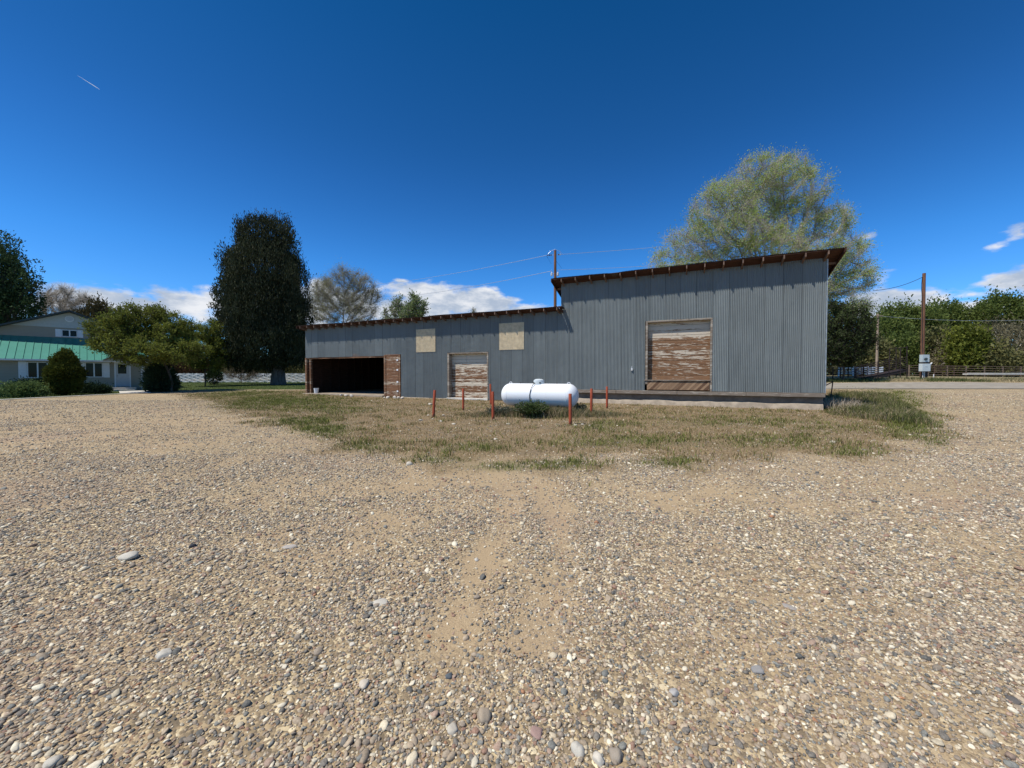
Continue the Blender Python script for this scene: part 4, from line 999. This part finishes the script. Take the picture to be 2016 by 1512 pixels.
# spreading crab apple in front of the house
branchy('crabapple_tree', 'wide spreading yellow-green tree hiding the right end of the house', 'tree', base_at(338, 765, 31),
        [(225,650,42,30,-1.5),(265,640,45,34,0),(310,632,34,30,1),(225,672,46,18,-2),(300,665,50,30,0),(285,695,60,22,-1.5),(340,670,40,34,.5),(330,700,45,18,-1),(250,615,22,14,0),(318,607,14,10,0),(200,668,22,10,-2),(365,655,26,24,1),(380,690,28,22,0)],
        31, 1500, .34, 1.0, 11000, 52000, LYG, BKD, tl=.5, ll=.13, lw=.085, tip=.010, seed=7, lspread=.2, lim=.2, bias=(0, 0, .25))
branchy('fruit_tree', 'smaller green tree between the crab apple and the big evergreen', 'tree', base_at(404, 757, 40),
        [(395,680,34,36),(420,660,22,28),(378,700,28,22),(425,700,32,24),(400,715,40,12),(370,660,20,22)], 40, 700, .4, 1.2, 7000, 22000, LYG, BKD, tl=.6, ll=.16, lw=.10, tip=.010, seed=8, lim=.2)
bushy('spruce_bush', 'dark spreading spruce bush at the corner of the house', 'bush', base_at(318, 771, 31.3), [(316,738,20,17),(300,750,12,16),(334,755,14,11),(318,760,27,7),(316,722,12,9)], 31.3, 1100, 16, .2, .05, LSP, BKD, .1, 14, up=.1, cs=.16, shell=.5, limb=4)
bushy('globe_shrub', 'dark rounded shrub at the foot of the smaller green tree', 'bush', base_at(421, 752, 44), [(421,742,13,11),(421,736,9,8)], 44, 260, 12, .2, .06, LSP, BKD, .08, 15, up=.3, cs=.14, shell=.4, limb=2)
branchy('bare_shrub', 'leafless shrub in front of the white woven fence', 'bush', base_at(475, 753, 46), [(475,737,28,14),(450,738,14,12),(500,740,12,10)], 46, 260, .22, .2, 2600, 500, LOL, BK, tl=.5, ll=.1, lw=.07, tip=.007, seed=21, lim=.04)
bushy('russet_shrub', 'russet brown shrub behind the fence below the crab apple', 'bush', base_at(378, 745, 53), [(378,722,40,16),(350,725,20,12),(410,724,20,14)], 53, 500, 14, .3, .1, foliage('russet_leaf', (.05, .028, .015), (.11, .06, .035), .15), BKD, .1, 22, up=.4, cs=.3, shell=.4, limb=4)
bushy('hedge', 'dark hedge behind the white fence beneath the big evergreen', 'hedge', base_at(500, 745, 56), [(450,725,30,12),(500,727,40,10),(550,727,35,9),(590,728,25,9),(620,722,25,14)], 56, 700, 14, .35, .12, LOL, BKD, .08, 23, up=.4, cs=.35, shell=.3, limb=4)
# house planting
bushy('arborvitae', 'clipped egg-shaped evergreen in front of the house windows', 'shrub', base_at(128, 779, 27.3), [(128,698,7,10),(128,713,15,16),(128,737,23,24),(128,758,22,15)], 27.3, 2600, 16, .13, .06, LAV, BKD, .12, 16, up=.3, cs=.10, shell=.93, spread=.4, limb=3, cup=.8)
bushy('low_shrub', 'low pale green shrub at the left edge before the house', 'shrub', base_at(55, 781, 25), [(30,769,18,6),(58,768,18,7),(80,771,9,4),(0,771,14,5)], 25, 800, 14, .14, .07, LBS, BKD, .04, 17, up=.5, cs=.13, shell=.5, limb=3)
bushy('low_shrub', 'dark low shrub between the clipped evergreen and the doorstep', 'shrub', base_at(185, 774, 29.5), [(175,767,14,9),(195,768,16,7),(205,770,10,5)], 29.5, 420, 12, .14, .06, LSP, BKD, .04, 18, up=.4, cs=.13, shell=.5, limb=3)
bushy('low_shrub', 'dark shrub under the left window behind the pale green one', 'shrub', base_at(70, 776, 28), [(60,760,24,9),(88,760,16,10),(35,764,16,7)], 28, 500, 12, .15, .06, LSP, BKD, .04, 19, up=.5, cs=.14, shell=.5, limb=3)
# trees behind the barn
branchy('elm_tree', 'sparsely leafed many-limbed tree behind the left end of the barn roof', 'tree', base_at(672, 745, 55),
        [(640,570,24,22),(680,550,30,20),(715,565,26,22),(735,585,16,16),(620,590,18,26),(665,590,34,28),(700,600,30,25),(650,620,40,18),(700,625,36,16),(735,610,14,14)], 55, 1500, .5, 3.0, 16000, 26000, foliage('elm_bud', (.22, .23, .11), (.38, .38, .20), .4), bark('elm_bark', (.27, .24, .20)), tl=1.1, ll=.12, lw=.07, tip=.011, twig_r=.0065, seed=31, lim=.26, lspread=.9)
def sapling(px, py, Z, blobs, label, seed, mat, nl=5000, grp='young trees showing over the low barn roof'):
    return branchy('young_tree', label, 'tree', base_at(px, py, Z), blobs, Z, 320, .5, 3, 2600, nl, mat, BKG, tl=.8, ll=.22, lw=.13, tip=.014, twig_r=.009, seed=seed, lim=.2, grp=grp)
LY2 = foliage('aspen_leaf', (.10, .15, .05), (.20, .27, .10), .4)
sapling(782, 745, 50, [(783,603,12,16),(786,590,6,10),(780,630,20,20),(762,618,10,10)], 'pale slender young tree, left of the pair above the low roof', 32, LY2, 2200)
sapling(818, 745, 48, [(815,595,9,16),(825,605,14,14),(812,620,22,20),(832,600,8,10)], 'greener young tree, right of the pair above the low roof', 33, LY2, 6500)
sapling(933, 745, 60, [(933,612,4,8),(934,625,8,12)], 'tip of a distant sapling just above the middle of the low roof', 34, LY2, 900)
def clumps(P, r_):
    a = sum(math.sin(k)+np.sin(P[:, 0]*f*math.cos(k)+P[:, 1]*f*math.sin(k*1.7)+P[:, 2]*f*math.sin(k)*1.2+k*2.3) for k, f in ((.4, 1.5), (1.9, 1.9), (3.1, 2.3), (4.4, 1.4), (5.3, 2.8)))
    a = (a-a.mean())/a.std(); return r_.random(len(P)) < .22+.75*sst(a, -.25, .7)
# the great cottonwood
branchy('cottonwood_tree', 'great pale green wind-blown cottonwood rising behind the tall end of the barn', 'tree', base_at(1505, 735, 37),
        [(1490,345,46,36,0),(1548,338,46,32,1),(1425,395,55,38,-1),(1500,410,62,42,2),(1580,380,40,36,0),(1388,440,40,42,0),(1450,460,60,40,-2),(1560,440,60,42,1),(1630,440,42,36,0),(1350,485,44,32,0),(1302,512,26,24,1),(1420,505,60,32,0),(1520,490,60,40,-1),(1610,500,60,40,0),(1670,490,32,34,1),(1665,545,46,40,0),(1700,560,20,34,0),(1620,560,50,34,1),(1330,530,40,22,0),(1450,560,90,40,0),(1560,580,80,40,0),(1655,592,46,34,0),(1694,600,22,26,0)],
        37, 4200, .5, 4.5, 42000, 190000, LCW, bark('limb_bark', (.15, .13, .105)), twigmat=BKG, leafmask=clumps, tl=1.0, ll=.15, lw=.065, tip=.013, twig_r=.0065, seed=41, lim=.5, bias=(.05, 0, .15), wind=.28, lspread=.5)
branchy('dark_elm_tree', 'dark leafed tree at the right corner of the barn, under the cottonwood', 'tree', base_at(1660, 742, 33),
        [(1662,655,44,34,0),(1690,640,26,30,0),(1650,695,42,30,0),(1700,668,18,26,0),(1640,625,30,28,1),(1620,680,40,46,1)],
        33, 1300, .42, 1.6, 12000, 30000, LDK, BKD, tl=.7, ll=.17, lw=.11, tip=.013, seed=42, lim=.35, wind=.2, lspread=.3)
# far-off wood closing the horizon, one mass
def far_wood():
    r_ = np.random.default_rng(77); n = 5200; a = r_.uniform(-1.15, 1.15, n); d = r_.uniform(120, 150, n); X = np.sin(a)*d; Y = np.cos(a)*d
    Hh = 3.2+3.5*fbm(a*60, a*0, 1., 5); z = ground(X, Y)+r_.random(n)*Hh-.5
    C_ = np.stack([X, Y, z], -1); P = np.repeat(C_, 9, 0)+r_.normal(0, .55, (n*9, 3)); o = leaves('distant_trees', P, np.tile([0, 0, .4], (len(P), 1)), 1.0, .7, LFW, None, .8, 78)
    tag(o, 'far-off belt of dark trees along the horizon', 'trees', kind='stuff')
LFW = foliage('far_leaf', (.04, .045, .02), (.09, .09, .045), .2)
far_wood()
# grove beyond the road
GRV = [(1745,640,46,36,68,LGR,'green'),(1770,610,40,26,72,LGR,'green'),(1850,612,44,34,74,LGR,'green'),(1820,625,36,30,70,LGR,'green'),(1915,615,44,36,76,LGR,'green'),(1975,600,48,36,72,LGR,'green'),(2035,610,44,50,70,LGR,'green'),
       (1725,690,34,36,60,LOL,'olive'),(1775,680,42,38,62,LGR,'green'),(1840,680,36,42,62,LOL,'olive'),(1950,660,46,50,60,LGY,'grey'),(2000,665,40,50,57,LGY,'grey'),(1905,668,30,46,54,LYL,'yellow'),(1872,690,30,34,58,LGY,'grey'),(1960,700,40,28,52,LOL,'olive'),(2060,680,50,50,56,LGY,'grey'),(1690,705,24,26,56,LOL,'olive')]
GL = ['rounded green tree nearest the dark tree in the back row beyond the road','domed green tree rising left of the meter pole in the back row','tall green tree just right of the meter pole in the back row','green tree directly behind the meter pole','broad green tree in the back row above the yellow-green one','tallest green tree in the back row near the right edge','large green tree cut by the right edge of the view',
      'olive shrubby tree behind the grey utility pole','bushy green tree above the loading chute','olive brown tree right of the meter box','grey-brown half-bare tree right of the yellow-green one','grey half-bare tree at the right edge in the front row','bright yellow-green tree standing out in the grove','small greyish tree between the meter pole and the yellow-green tree','low olive tree in front of the grey half-bare ones','grey tree just outside the right edge of the grove','low olive tree beside the foot of the dark tree']
for i, ((px, py, rx, ry, Z, mt, kd), lb) in enumerate(zip(GRV, GL)):
    r_ = random.Random(i+50); py += 13; bl = [(px, py, rx*.72, ry*.72)]
    for k in range(7):
        a = r_.uniform(0, 6.28); bl.append((px+math.cos(a)*rx*.62, py+math.sin(a)*ry*.6, rx*r_.uniform(.25, .42), ry*r_.uniform(.25, .42), r_.uniform(-2, 2)))
    bl.append((px, min(py+ry, 722), rx*.7, ry*.5))
    nm = {'green': 'leafy_tree', 'olive': 'olive_tree', 'grey': 'half_bare_tree', 'yellow': 'leafy_tree'}[kd]
    bushy(nm, lb, 'tree', base_at(px, 742, Z), bl, Z, 430 if kd != 'grey' else 380, 17 if kd != 'grey' else 14, .42, .24 if kd != 'grey' else .1, mt, BKG if kd == 'grey' else BK, .22, 60+i, 'trees of the grove beyond the road', up=.3, cs=.62, shell=.45, spread=.8, limb=16, th=.6)

# ------------------------------------------------------------------ poles and wires
def pole(px, Z, ytop, rb, rt, mat, label, pxb=None):
    b = base_at(pxb or px, 745, Z); tp = at(px, ytop, Z); root = empty('utility_pole', b, 0, label, 'utility pole', 'wooden utility poles')
    d = tp-b; q = MB(); q.tube([(0, 0, -.5), d*.5, d], [rb, (rb+rt)/2, rt], 14); q.build('pole', mat, root, True); return root, b, tp
r1, b1, t1 = pole(1093, 34, 493, .16, .11, POLEW, 'brown utility pole with insulators rising behind the roofs')
def loc(p, b): return Vector(p)-b
hA = at(1092.5, 501, 34); hB = at(1092, 536, 34)
q = MB(); q.tube([loc(hA, b1)+Vector((-.75, 0, -.08)), loc(hA, b1)+Vector((.75, 0, .02))], .012, 6); q.build('wire_clamp', WIRE, r1)
for sx in (-.62, -.48, -.34, .34, .48):
    q = MB(); c_ = loc(hA, b1)+Vector((sx, 0, -.03+sx*.06)); q.tube([c_-Vector((.045, 0, 0)), c_-Vector((.02, 0, 0)), c_+Vector((.02, 0, 0)), c_+Vector((.045, 0, 0))], [.03, .07, .07, .03], 12); q.build('insulator', DARKST if sx != .48 else WIRE, r1, True)
q = MB(); q.tube([loc(hA, b1)+Vector((-.62, 0, .02)), loc(hA, b1)+Vector((-.4, 0, .28)), loc(t1, b1)+Vector((0, 0, .1)), loc(hA, b1)+Vector((.4, 0, .3)), loc(hA, b1)+Vector((.66, 0, .02))], .012, 6); q.build('jumper_wire', WIRE, r1)
q = MB(); q.tube([loc(hA, b1)+Vector((-.75, 0, -.1)), loc(hA, b1)+Vector((-.3, .2, -.75))], .008, 5); q.tube([loc(hA, b1)+Vector((.1, 0, -.55)), loc(hA, b1)+Vector((.62, .2, -1.15))], .008, 5); q.build('guy_wire', WIRED, r1)
for s in (-1, 1):
    q = MB(); c_ = loc(hB, b1)+Vector((s*.27, -.05, -.1)); q.lathe([(.06, -.22), (.09, -.2), (.09, 0), (.05, .05), (.035, .12)], 12, c_); q.tube([c_+Vector((0, 0, .1)), c_+Vector((s*.1, 0, .2)), c_+Vector((s*.02, 0, .28))], .02, 6); q.bar(c_-Vector((s*.25, 0, .05)), c_-Vector((0, 0, .05)), .04)
    q.build('cutout', simple('porcelain_grey', (.5, .52, .54), .4), r1)
def wire(a, b, sag, r, mat, label, n=24, name='power_line'):
    a = Vector(a); b = Vector(b); pts = []
    for i in range(n+1):
        t = i/n; p = a.lerp(b, t); p.z -= sag*4*t*(1-t); pts.append(p-a)
    o = MB().tube(pts, r, 6).build(name, mat, None); o.location = a; tag(o, label, 'wire', 'overhead wires'); return o
wire(hA+Vector((.72, 0, .02)), at(1490, 467, 36), .1, .013, WIRE, 'upper wire running right from the brown pole to the cottonwood')
wire(hA+Vector((-.75, 0, -.08)), at(700, 562, 75), .5, .016, WIRE, 'upper wire running left and down from the brown pole')
wire(hB+Vector((.3, 0, .2)), at(1420, 511, 36), .15, .014, WIRE, 'lower wire running right from the brown pole over the tall roof')
wire(hB+Vector((-.3, 0, .1)), at(730, 588, 75), .5, .018, WIRE, 'lower wire running left from the brown pole')
r2, b2, t2 = pole(1819.3, 36, 538, .155, .12, POLEW, 'tall brown pole carrying the meter boxes beside the road', 1815)
q = MB(); q.tube([loc(t2, b2)+Vector((-.16, 0, -.35)), loc(t2, b2)+Vector((-.28, -.05, -1.2)), loc(t2, b2)+Vector((-.2, -.1, -2.8)), (-.16, -.15, 2.4)], .018, 6); q.build('service_cable', WIRED, r2)
# meter boxes stand on the pole: a thing of its own
mx = at(1820.5, 746, 35.6); mz = gz(mx.x, mx.y); S_ = 35.6/F
me_ = empty('meter_cabinet', (mx.x, 35.7, mz), 0, 'pair of pale grey electric meter boxes on the foot of the tall brown pole', 'meter box')
BOXG = simple('meter_box_grey', (.50, .57, .58), .45, .1, .05, 3)
zt = lambda py: at(1820, py, 35.6).z-mz
q = MB(); q.box(-7.2*S_, 6.8*S_, -.18, .1, zt(713), zt(698.3)); ub = q.build('upper_box', BOXG, me_, bevel=.012)
q = MB(); q.box(-8*S_, 8.3*S_, -.22, .1, zt(731), zt(716)); lb_ = q.build('lower_box', simple('meter_box_light', (.62, .67, .66), .45, .1, .05, 3), me_, bevel=.012)
q = MB(); q.box(-7*S_, 8.6*S_, -.2, .1, zt(715.6), zt(713.3)); q.build('joint_trim', DARKST, me_)
q = MB(); q.tube([(-.07, -.18, zt(707)), (-.07, -.28, zt(707))], .12, 18); q.build('meter', simple('meter_glass', (.05, .06, .07), .15), ub, True)
q = MB(); q.box(-.15, .12, -.232, -.222, zt(722), zt(720)); q.build('latch', simple('meter_box_light', (.62, .67, .66)), lb_)
q = MB(); q.bar((.4, -.1, zt(720)), (.62, -.1, zt(714)), .09, .05); q.build('switch_handle', WHITE, lb_)
for x in (-.13, .02): q = MB(); q.tube([(x, -.05, -.05), (x, -.05, zt(731))], .035, 8); q.build('conduit', simple('conduit_grey', (.6, .6, .58), .5), me_)
q = MB(); q.box(.1, .34, -.03, .02, 0.05, zt(731)); q.build('back_plate', DARKST, me_)
wire(t2+Vector((-.13, 0, -.35)), at(1719, 572, 33.5), .25, .022, WIRED, 'drooping black service cable from the meter pole to the dark tree', name='service_line')
r3, b3, t3 = pole(1728.5, 48, 618, .15, .10, POLEG, 'weathered grey pole with a short crossarm behind the loading chute', 1725.5)
q = MB(); c_ = loc(at(1728, 622, 48), b3); q.bar(c_+Vector((-.35, -.15, 0)), c_+Vector((.45, -.15, 0)), .09); q.build('crossarm', POLEG, r3)
wire(at(1729, 622, 47.8), at(2090, 626, 55), .5, .017, WIRE, 'pale wire stretching right from the grey pole across the grove')
tp_ = at(1725.5, 728, 47.8); 
# ------------------------------------------------------------------ corral and loading chute
def gpt(px, Z): 
    p = at(px, 742, Z); return Vector((p.x, Z, gz(p.x, Z)))
def railfence(name, A, B, h, rails, npost, rmat, label, rr=.028, pr=.06, cat='fence', offz=.2, grp=None):
    root = empty(name, A, 0, label, cat, grp); d = B-A
    for k in range(rails):
        z = offz+(h-offz)*k/(rails-1); q = MB(); q.tube([(0, 0, z), d*.5+Vector((0, 0, z+.02)), d+Vector((0, 0, z))], rr, 6); q.build('rail', rmat, root)
    for k in range(npost):
        p = d*(k/(npost-1)); q = MB(); q.tube([p+Vector((0, .03, -.3)), p+Vector((0, .03, h+.06))], pr, 8); q.build('post', rmat, root)
    return root
FG = 'rail fences of the corral'
RUST = simple('rusty_pipe', (.085, .05, .038), .8, .2, .3, 5); FWOOD = simple('corral_timber', (.17, .12, .085), .9, 0, .3, 4)
railfence('pipe_fence', gpt(1625, 37), gpt(1700, 37.5), 1.05, 5, 6, DARKST, 'dark pipe fence between the barn corner and the loading chute', .03, .05, grp=FG)
railfence('rail_fence', gpt(1790, 45), gpt(2080, 47), 1.25, 5, 9, FWOOD, 'brown rail fence running right from the meter pole', .032, .075, grp=FG)
railfence('rail_fence', gpt(1840, 52), gpt(2100, 54), 1.3, 4, 8, RUST, 'farther rusty rail fence at the foot of the grove', .03, .06, grp=FG)
# white boards behind the pipe fence
A = gpt(1652, 43); B = gpt(1738, 43); wf = empty('board_fence', A, 0, 'low white board fence behind the dark pipe fence', 'fence', FG)
for k in range(4): q = MB(); q.bar(Vector((0, 0, .3+k*.22)), B-A+Vector((0, 0, .3+k*.22)), .03, .13); q.build('board', TRIMW, wf)
for k in range(4): p = (B-A)*(k/3); q = MB(); q.bar(p+Vector((0, .06, -.2)), p+Vector((0, .06, 1.1)), .1); q.build('post', TRIMW, wf)
# chute
CZ = 35.5; cb = gpt(1702, CZ); ch = empty('loading_chute', cb, 0, 'dark steel livestock loading chute sloping up to the right', 'loading chute')
def cl(px, py, dy=0): return at(px, py, CZ)-cb+Vector((0, dy, 0))
for dy in (0, 1.0):
    for k in range(7):
        t = k/6; q = MB(); q.tube([cl(1700, 723+t*20, dy), cl(1770, 706.5+t*24, dy), cl(1786, 702.5+t*24, dy)], .028, 6); q.build('rail', DARKST, ch)
    for (px, yt, yb) in ((1701, 719, 746), (1715, 716, 745), (1728, 713, 745), (1750, 708, 745), (1772.5, 684, 746), (1785.5, 682, 746)):
        q = MB(); q.tube([cl(px, yt, dy), cl(px, yb+2, dy)], .04 if px > 1770 else .028, 8); q.build('post', DARKST, ch)
q = MB(); q.prism([cl(1704, 743.5), cl(1704, 746), cl(1745, 741.5), cl(1788, 731.5), cl(1788, 727)], (0, 1.0, 0)); q.build('ramp_floor', DARKST, ch)
q = MB(); q.tube([cl(1772.5, 685), cl(1785.5, 684)], .03, 6); q.tube([cl(1772.5, 685), cl(1772.5, 685, 1)], .03, 6); q.tube([cl(1785.5, 684), cl(1785.5, 684, 1)], .03, 6); q.build('top_frame', DARKST, ch)
# feed trough, long and pale
A = at(1905, 737, 43); A.z = gz(A.x, A.y); q = MB(); q.box(0, 12, 0, .5, .22, .36); q.box(0, 12, 0, .06, .36, .43); 
ft = q.build('feed_bunk', CONC_W, None, bevel=.02); ft.location = (A.x, A.y, A.z); tag(ft, 'long low pale concrete feed bunk before the brown rail fence', 'feed bunk')
mp = onground(1838, 744); q = MB(); q.tube([(0, 0, -.1), (0, 0, .32)], .03, 8); q.tube([(0, 0, .32), (0, 0, .36)], [.045, .03], 8); o = q.build('marker_stake', WHITE, None); o.location = gpt(1838, 36.5); tag(o, 'short white marker stake in the verge right of the meter pole', 'stake')
fl = gpt(1745, 34.3); rk = MB()
# contrail
A = at(152, 148, 3000); B = at(196, 176, 3000); d = B-A; q = MB(); q.tube([Vector((0, 0, 0)), d*.35, d*.8, d], [.3, 1.2, 2.4, .8], 8)
ct = q.build('contrail', simple('contrail_white', (.85, .87, .9), 1, 0, .01), None, True); ct.location = A; tag(ct, 'thin white contrail high in the upper left sky', 'contrail')

# ------------------------------------------------------------------ grasses and weeds
def bladem():
    m = bpy.data.materials.new('grass_blades'); m.use_nodes = True; t = NT(m.node_tree); n_ = m.node_tree.nodes; p = n_['Principled BSDF']
    a = t.attr('col').outputs['Color']; out = [n for n in n_ if n.type == 'OUTPUT_MATERIAL'][0]; n_.remove(p)
    d = t.n.new('ShaderNodeBsdfDiffuse'); tr = t.n.new('ShaderNodeBsdfTranslucent'); mx_ = t.n.new('ShaderNodeMixShader'); mx_.inputs[0].default_value = .25
    t.put(d.inputs['Color'], a); t.put(tr.inputs['Color'], a); t.l.new(d.outputs[0], mx_.inputs[1]); t.l.new(tr.outputs[0], mx_.inputs[2]); t.l.new(mx_.outputs[0], out.inputs['Surface']); return m
BLD = bladem()
def blades(name, X, Y, H, Wd, col, label, lean=.5, seed=0, cat='grass'):
    r_ = np.random.default_rng(seed); n = len(X); Z = ground(X, Y)-.01; a = r_.uniform(0, 6.28, n); u = np.stack([np.cos(a), np.sin(a), 0*a], -1)*Wd[:, None]
    b = r_.uniform(0, 6.28, n); l = (r_.random(n)**.7*lean)[:, None]*np.stack([np.cos(b), np.sin(b), 0*b], -1); B0 = np.stack([X, Y, Z], -1)
    mid = B0+(l*.35+np.array([0, 0, .55]))*H[:, None]; tip = B0+(l+np.array([0, 0, 1.])*(1-.35*np.linalg.norm(l, axis=1, keepdims=True)))*H[:, None]
    V = np.stack([B0-u, B0+u, mid+u*.8, mid-u*.8, tip], 1).reshape(-1, 3); k = (np.arange(n)*5)[:, None]
    F4 = np.concatenate([k+np.array([[0, 1, 2, 3]]), k+np.array([[3, 2, 4, 4]])], 0)
    V = np.stack([B0-u, B0+u, mid+u*.8, mid-u*.8, tip-u*.15, tip+u*.15], 1).reshape(-1, 3); k = (np.arange(n)*6)[:, None]
    F4 = np.concatenate([k+np.array([[0, 1, 2, 3]]), k+np.array([[3, 2, 5, 4]])], 0)
    c = np.repeat(np.concatenate([col, np.ones((n, 1))], 1), 6, 0)
    return tag(npmesh(name, V, F4, BLD, None, False, vcol=c), label, cat, kind='stuff')
def mixc(a, b, t): return np.array(a)[None]*(1-t[:, None])+np.array(b)[None]*t[:, None]
# dry grass and green tufts in front of the barn
n = 1300000; vx = np.array([p[0] for p in VP]); x = rng.uniform(-24, 24, n); y = rng.uniform(4.5, 34, n)
keep = np.abs(x) < 1.4*y+2
vm = vergemask(x, y); gm = greenmask(x, y)
tuft = sst(fbm(x, y, 4.5, 101), .45, .68); tuft2 = sst(fbm(x, y, 1.3, 111), .38, .62)
prob = vm*(.16+.78*tuft*(.3+.7*tuft2))+gm*.9*(.25+.75*tuft)
# keep out of the barn footprint
lx = (x-BO[0])*math.cos(TH)-(y-BO[1])*math.sin(TH); ly = (x-BO[0])*math.sin(TH)+(y-BO[1])*math.cos(TH)
inb = (lx > -.1) & (lx < BL+.05) & (ly > -.12)
fall = np.clip(14/np.maximum(y, 9), .5, 1.6)
keep &= (rng.random(n) < prob*.8*fall) & ~inb & ~((lx > -.1) & (lx < 7.6) & (ly > -.4))
x, y, gm_, tu = x[keep], y[keep], gm[keep], tuft2[keep]; n = len(x); r0 = rng.random(n)
isg = rng.random(n) < np.clip(gm_*1.15+.16*tu+.05, 0, .88)
cd = mixc((.13, .085, .038), (.52, .40, .215), r0); cg = mixc((.085, .105, .022), (.25, .265, .08), r0)
col = np.where(isg[:, None], cg, cd)
H = np.where(isg, rng.uniform(.035, .12, n), rng.uniform(.02, .085, n))*(.8+.5*tu)
blades('grass', x, y, H, np.where(isg, .0045, .0035)*(1+y/22), col, 'dry and green grass tufts growing in front of the barn', .9, 1)
print('grass', n)
# tall rank grass right of the barn
n = 48000; px_ = rng.uniform(1610, 1880, n); u0 = bw(31.2, -.2); x = rng.uniform(11.5, 24, n); y = rng.uniform(9.5, 22, n)
qx, qy = proj(x, y, 0*x)
TGP = [(1622,812),(1660,826),(1730,842),(1770,866),(1815,888),(1850,880),(1860,846),(1800,806),(1745,784),(1690,776),(1640,774),(1624,778)]
k = inpoly(qx, qy, TGP); lx = (x-BO[0])*math.cos(TH)-(y-BO[1])*math.sin(TH); ly = (x-BO[0])*math.sin(TH)+(y-BO[1])*math.cos(TH)
k &= ~((lx < BL+.08) & (ly > -.1)); x = x[k]; y = y[k]; qx = qx[k]; n = len(x); r0 = rng.random(n); pt = sst(fbm(x, y, .8, 131), .42, .6)
dn = segd(proj(x, y, 0*x)[0], proj(x, y, 0*x)[1], TGP+[TGP[0]])
col = np.where((rng.random(n) < .40-.25*pt)[:, None], mixc((.26, .20, .115), (.42, .34, .22), r0), mixc((.075, .09, .03), (.19, .195, .075), r0))
blades('tall_grass', x, y, (rng.uniform(.12, .34, n)+.12*pt)*np.clip(dn/12, .35, 1), np.full(n, .008), col, 'rank green grass mounded at the right corner of the barn', .8, 2)
# dead stalks in the shade at the corner
n = 900; t = rng.random(n); lx = BL+.15+rng.random(n)*1.3; ly = rng.uniform(-.1, 3.5, n)
x = BO[0]+math.cos(TH)*lx+math.sin(TH)*ly; y = BO[1]-math.sin(TH)*lx+math.cos(TH)*ly
blades('dead_stalks', x, y, rng.uniform(.2, .6, n), np.full(n, .007), mixc((.35, .28, .2), (.55, .47, .36), rng.random(n)), 'pale dead stalks in the shade beside the barn corner', .9, 3)
# weeds around the tank
n = 15000; x = TK[0]+rng.normal(.2, 1.5, n); y = TK[1]-.75+rng.normal(0, .45, n); r0 = rng.random(n)
col = np.where((rng.random(n) < .55)[:, None], mixc((.22, .165, .09), (.40, .32, .2), r0), mixc((.07, .085, .035), (.15, .16, .07), r0))
blades('tank_grass', x, y, rng.uniform(.12, .46, n)*np.exp(-((x-TK[0]-.2)/2.4)**2), np.full(n, .006), col, 'tall dry grass around the foot of the propane tank', .7, 4)
# verge beyond the road and lawn
n = 26000; x = rng.uniform(16, 60, n); y = rng.uniform(31.9, 36.5, n); r0 = rng.random(n); gp_ = sst(fbm(x, y, .35, 141), .42, .58)
k = rng.random(n) < np.exp(-((y-33.4)/1.6)**2); x, y, r0, gp_ = x[k], y[k], r0[k], gp_[k]; n = len(x)
col = np.where((rng.random(n) < gp_)[:, None], mixc((.06, .08, .03), (.14, .16, .06), r0), mixc((.3, .24, .13), (.5, .42, .25), r0))
blades('verge_grass', x, y, rng.uniform(.08, .34, n), np.full(n, .014), col, 'green and straw coloured grass along the far side of the road', .8, 5)
n = 60000; x = rng.uniform(-60, -12, n); y = rng.uniform(18, 50, n); k = inpoly(x, y, LAWN); x = x[k]; y = y[k]
hx = (x-HC[0])*math.cos(HR)+(y-HC[1])*math.sin(HR); hy = -(x-HC[0])*math.sin(HR)+(y-HC[1])*math.cos(HR); k = ~((hx < .1) & (hy > -.1)); x = x[k]; y = y[k]; n = len(x); r0 = rng.random(n)
blades('lawn', x, y, rng.uniform(.03, .07, n), np.full(n, .02), mixc((.035, .06, .015), (.10, .13, .035), r0), 'mown green lawn between the house and the white fence', .9, 6, 'lawn')
def weed(name, label, px, py, h, wd, n, nl, m, seed):
    b = onground(px, py); r_ = np.random.default_rng(seed); root = empty(name, b, 0, label, 'weed'); q = MB(); P = []; D = []
    for i in range(n):
        a = r_.uniform(0, 6.28); l = r_.uniform(.2, 1)**.6; e = np.array([math.cos(a)*wd*l, math.sin(a)*wd*.8*l, h*r_.uniform(.55, 1)*(1.1-.5*l)]); mid = e*np.array([.4, .4, .65])
        q.tube([(0, 0, -.02), mid, e], [.006, .004, .002], 4)
        t = r_.uniform(.15, 1, nl)[:, None]; p = (1-t)**2*0+2*t*(1-t)*mid+t*t*e; P.append(p+r_.normal(0, .02, p.shape)); D.append(np.tile(unit(e), (nl, 1))*.6+r_.normal(0, .5, (nl, 3)))
    q.build('stems', BKG, root); leaves('leaves', np.concatenate(P), np.concatenate(D), .075, .026, m, root, .3, seed); return root
WD = foliage('weed_leaf', (.03, .055, .014), (.085, .12, .035), .3); WD2 = foliage('weed_leaf_grey', (.04, .05, .028), (.12, .125, .085), .2)
weed('bushy_weed', 'large bushy dark green weed growing before the middle of the propane tank', 1046, 822, .68, .62, 170, 44, WD, 1)
weed('bushy_weed', 'lower greyish green weed beside an orange post, left of the tank', 985, 819, .42, .55, 95, 34, WD2, 2)
weed('bushy_weed', 'small olive weed beyond the right end of the tank', 1140, 812, .42, .35, 50, 26, WD2, 3)
for i, (px, py, lb) in enumerate([(488,778,'small brown clump of dug earth on the grass left of the bay'),(500,776,'second brown clump of earth, right of the first, before the evergreen')]):
    pass
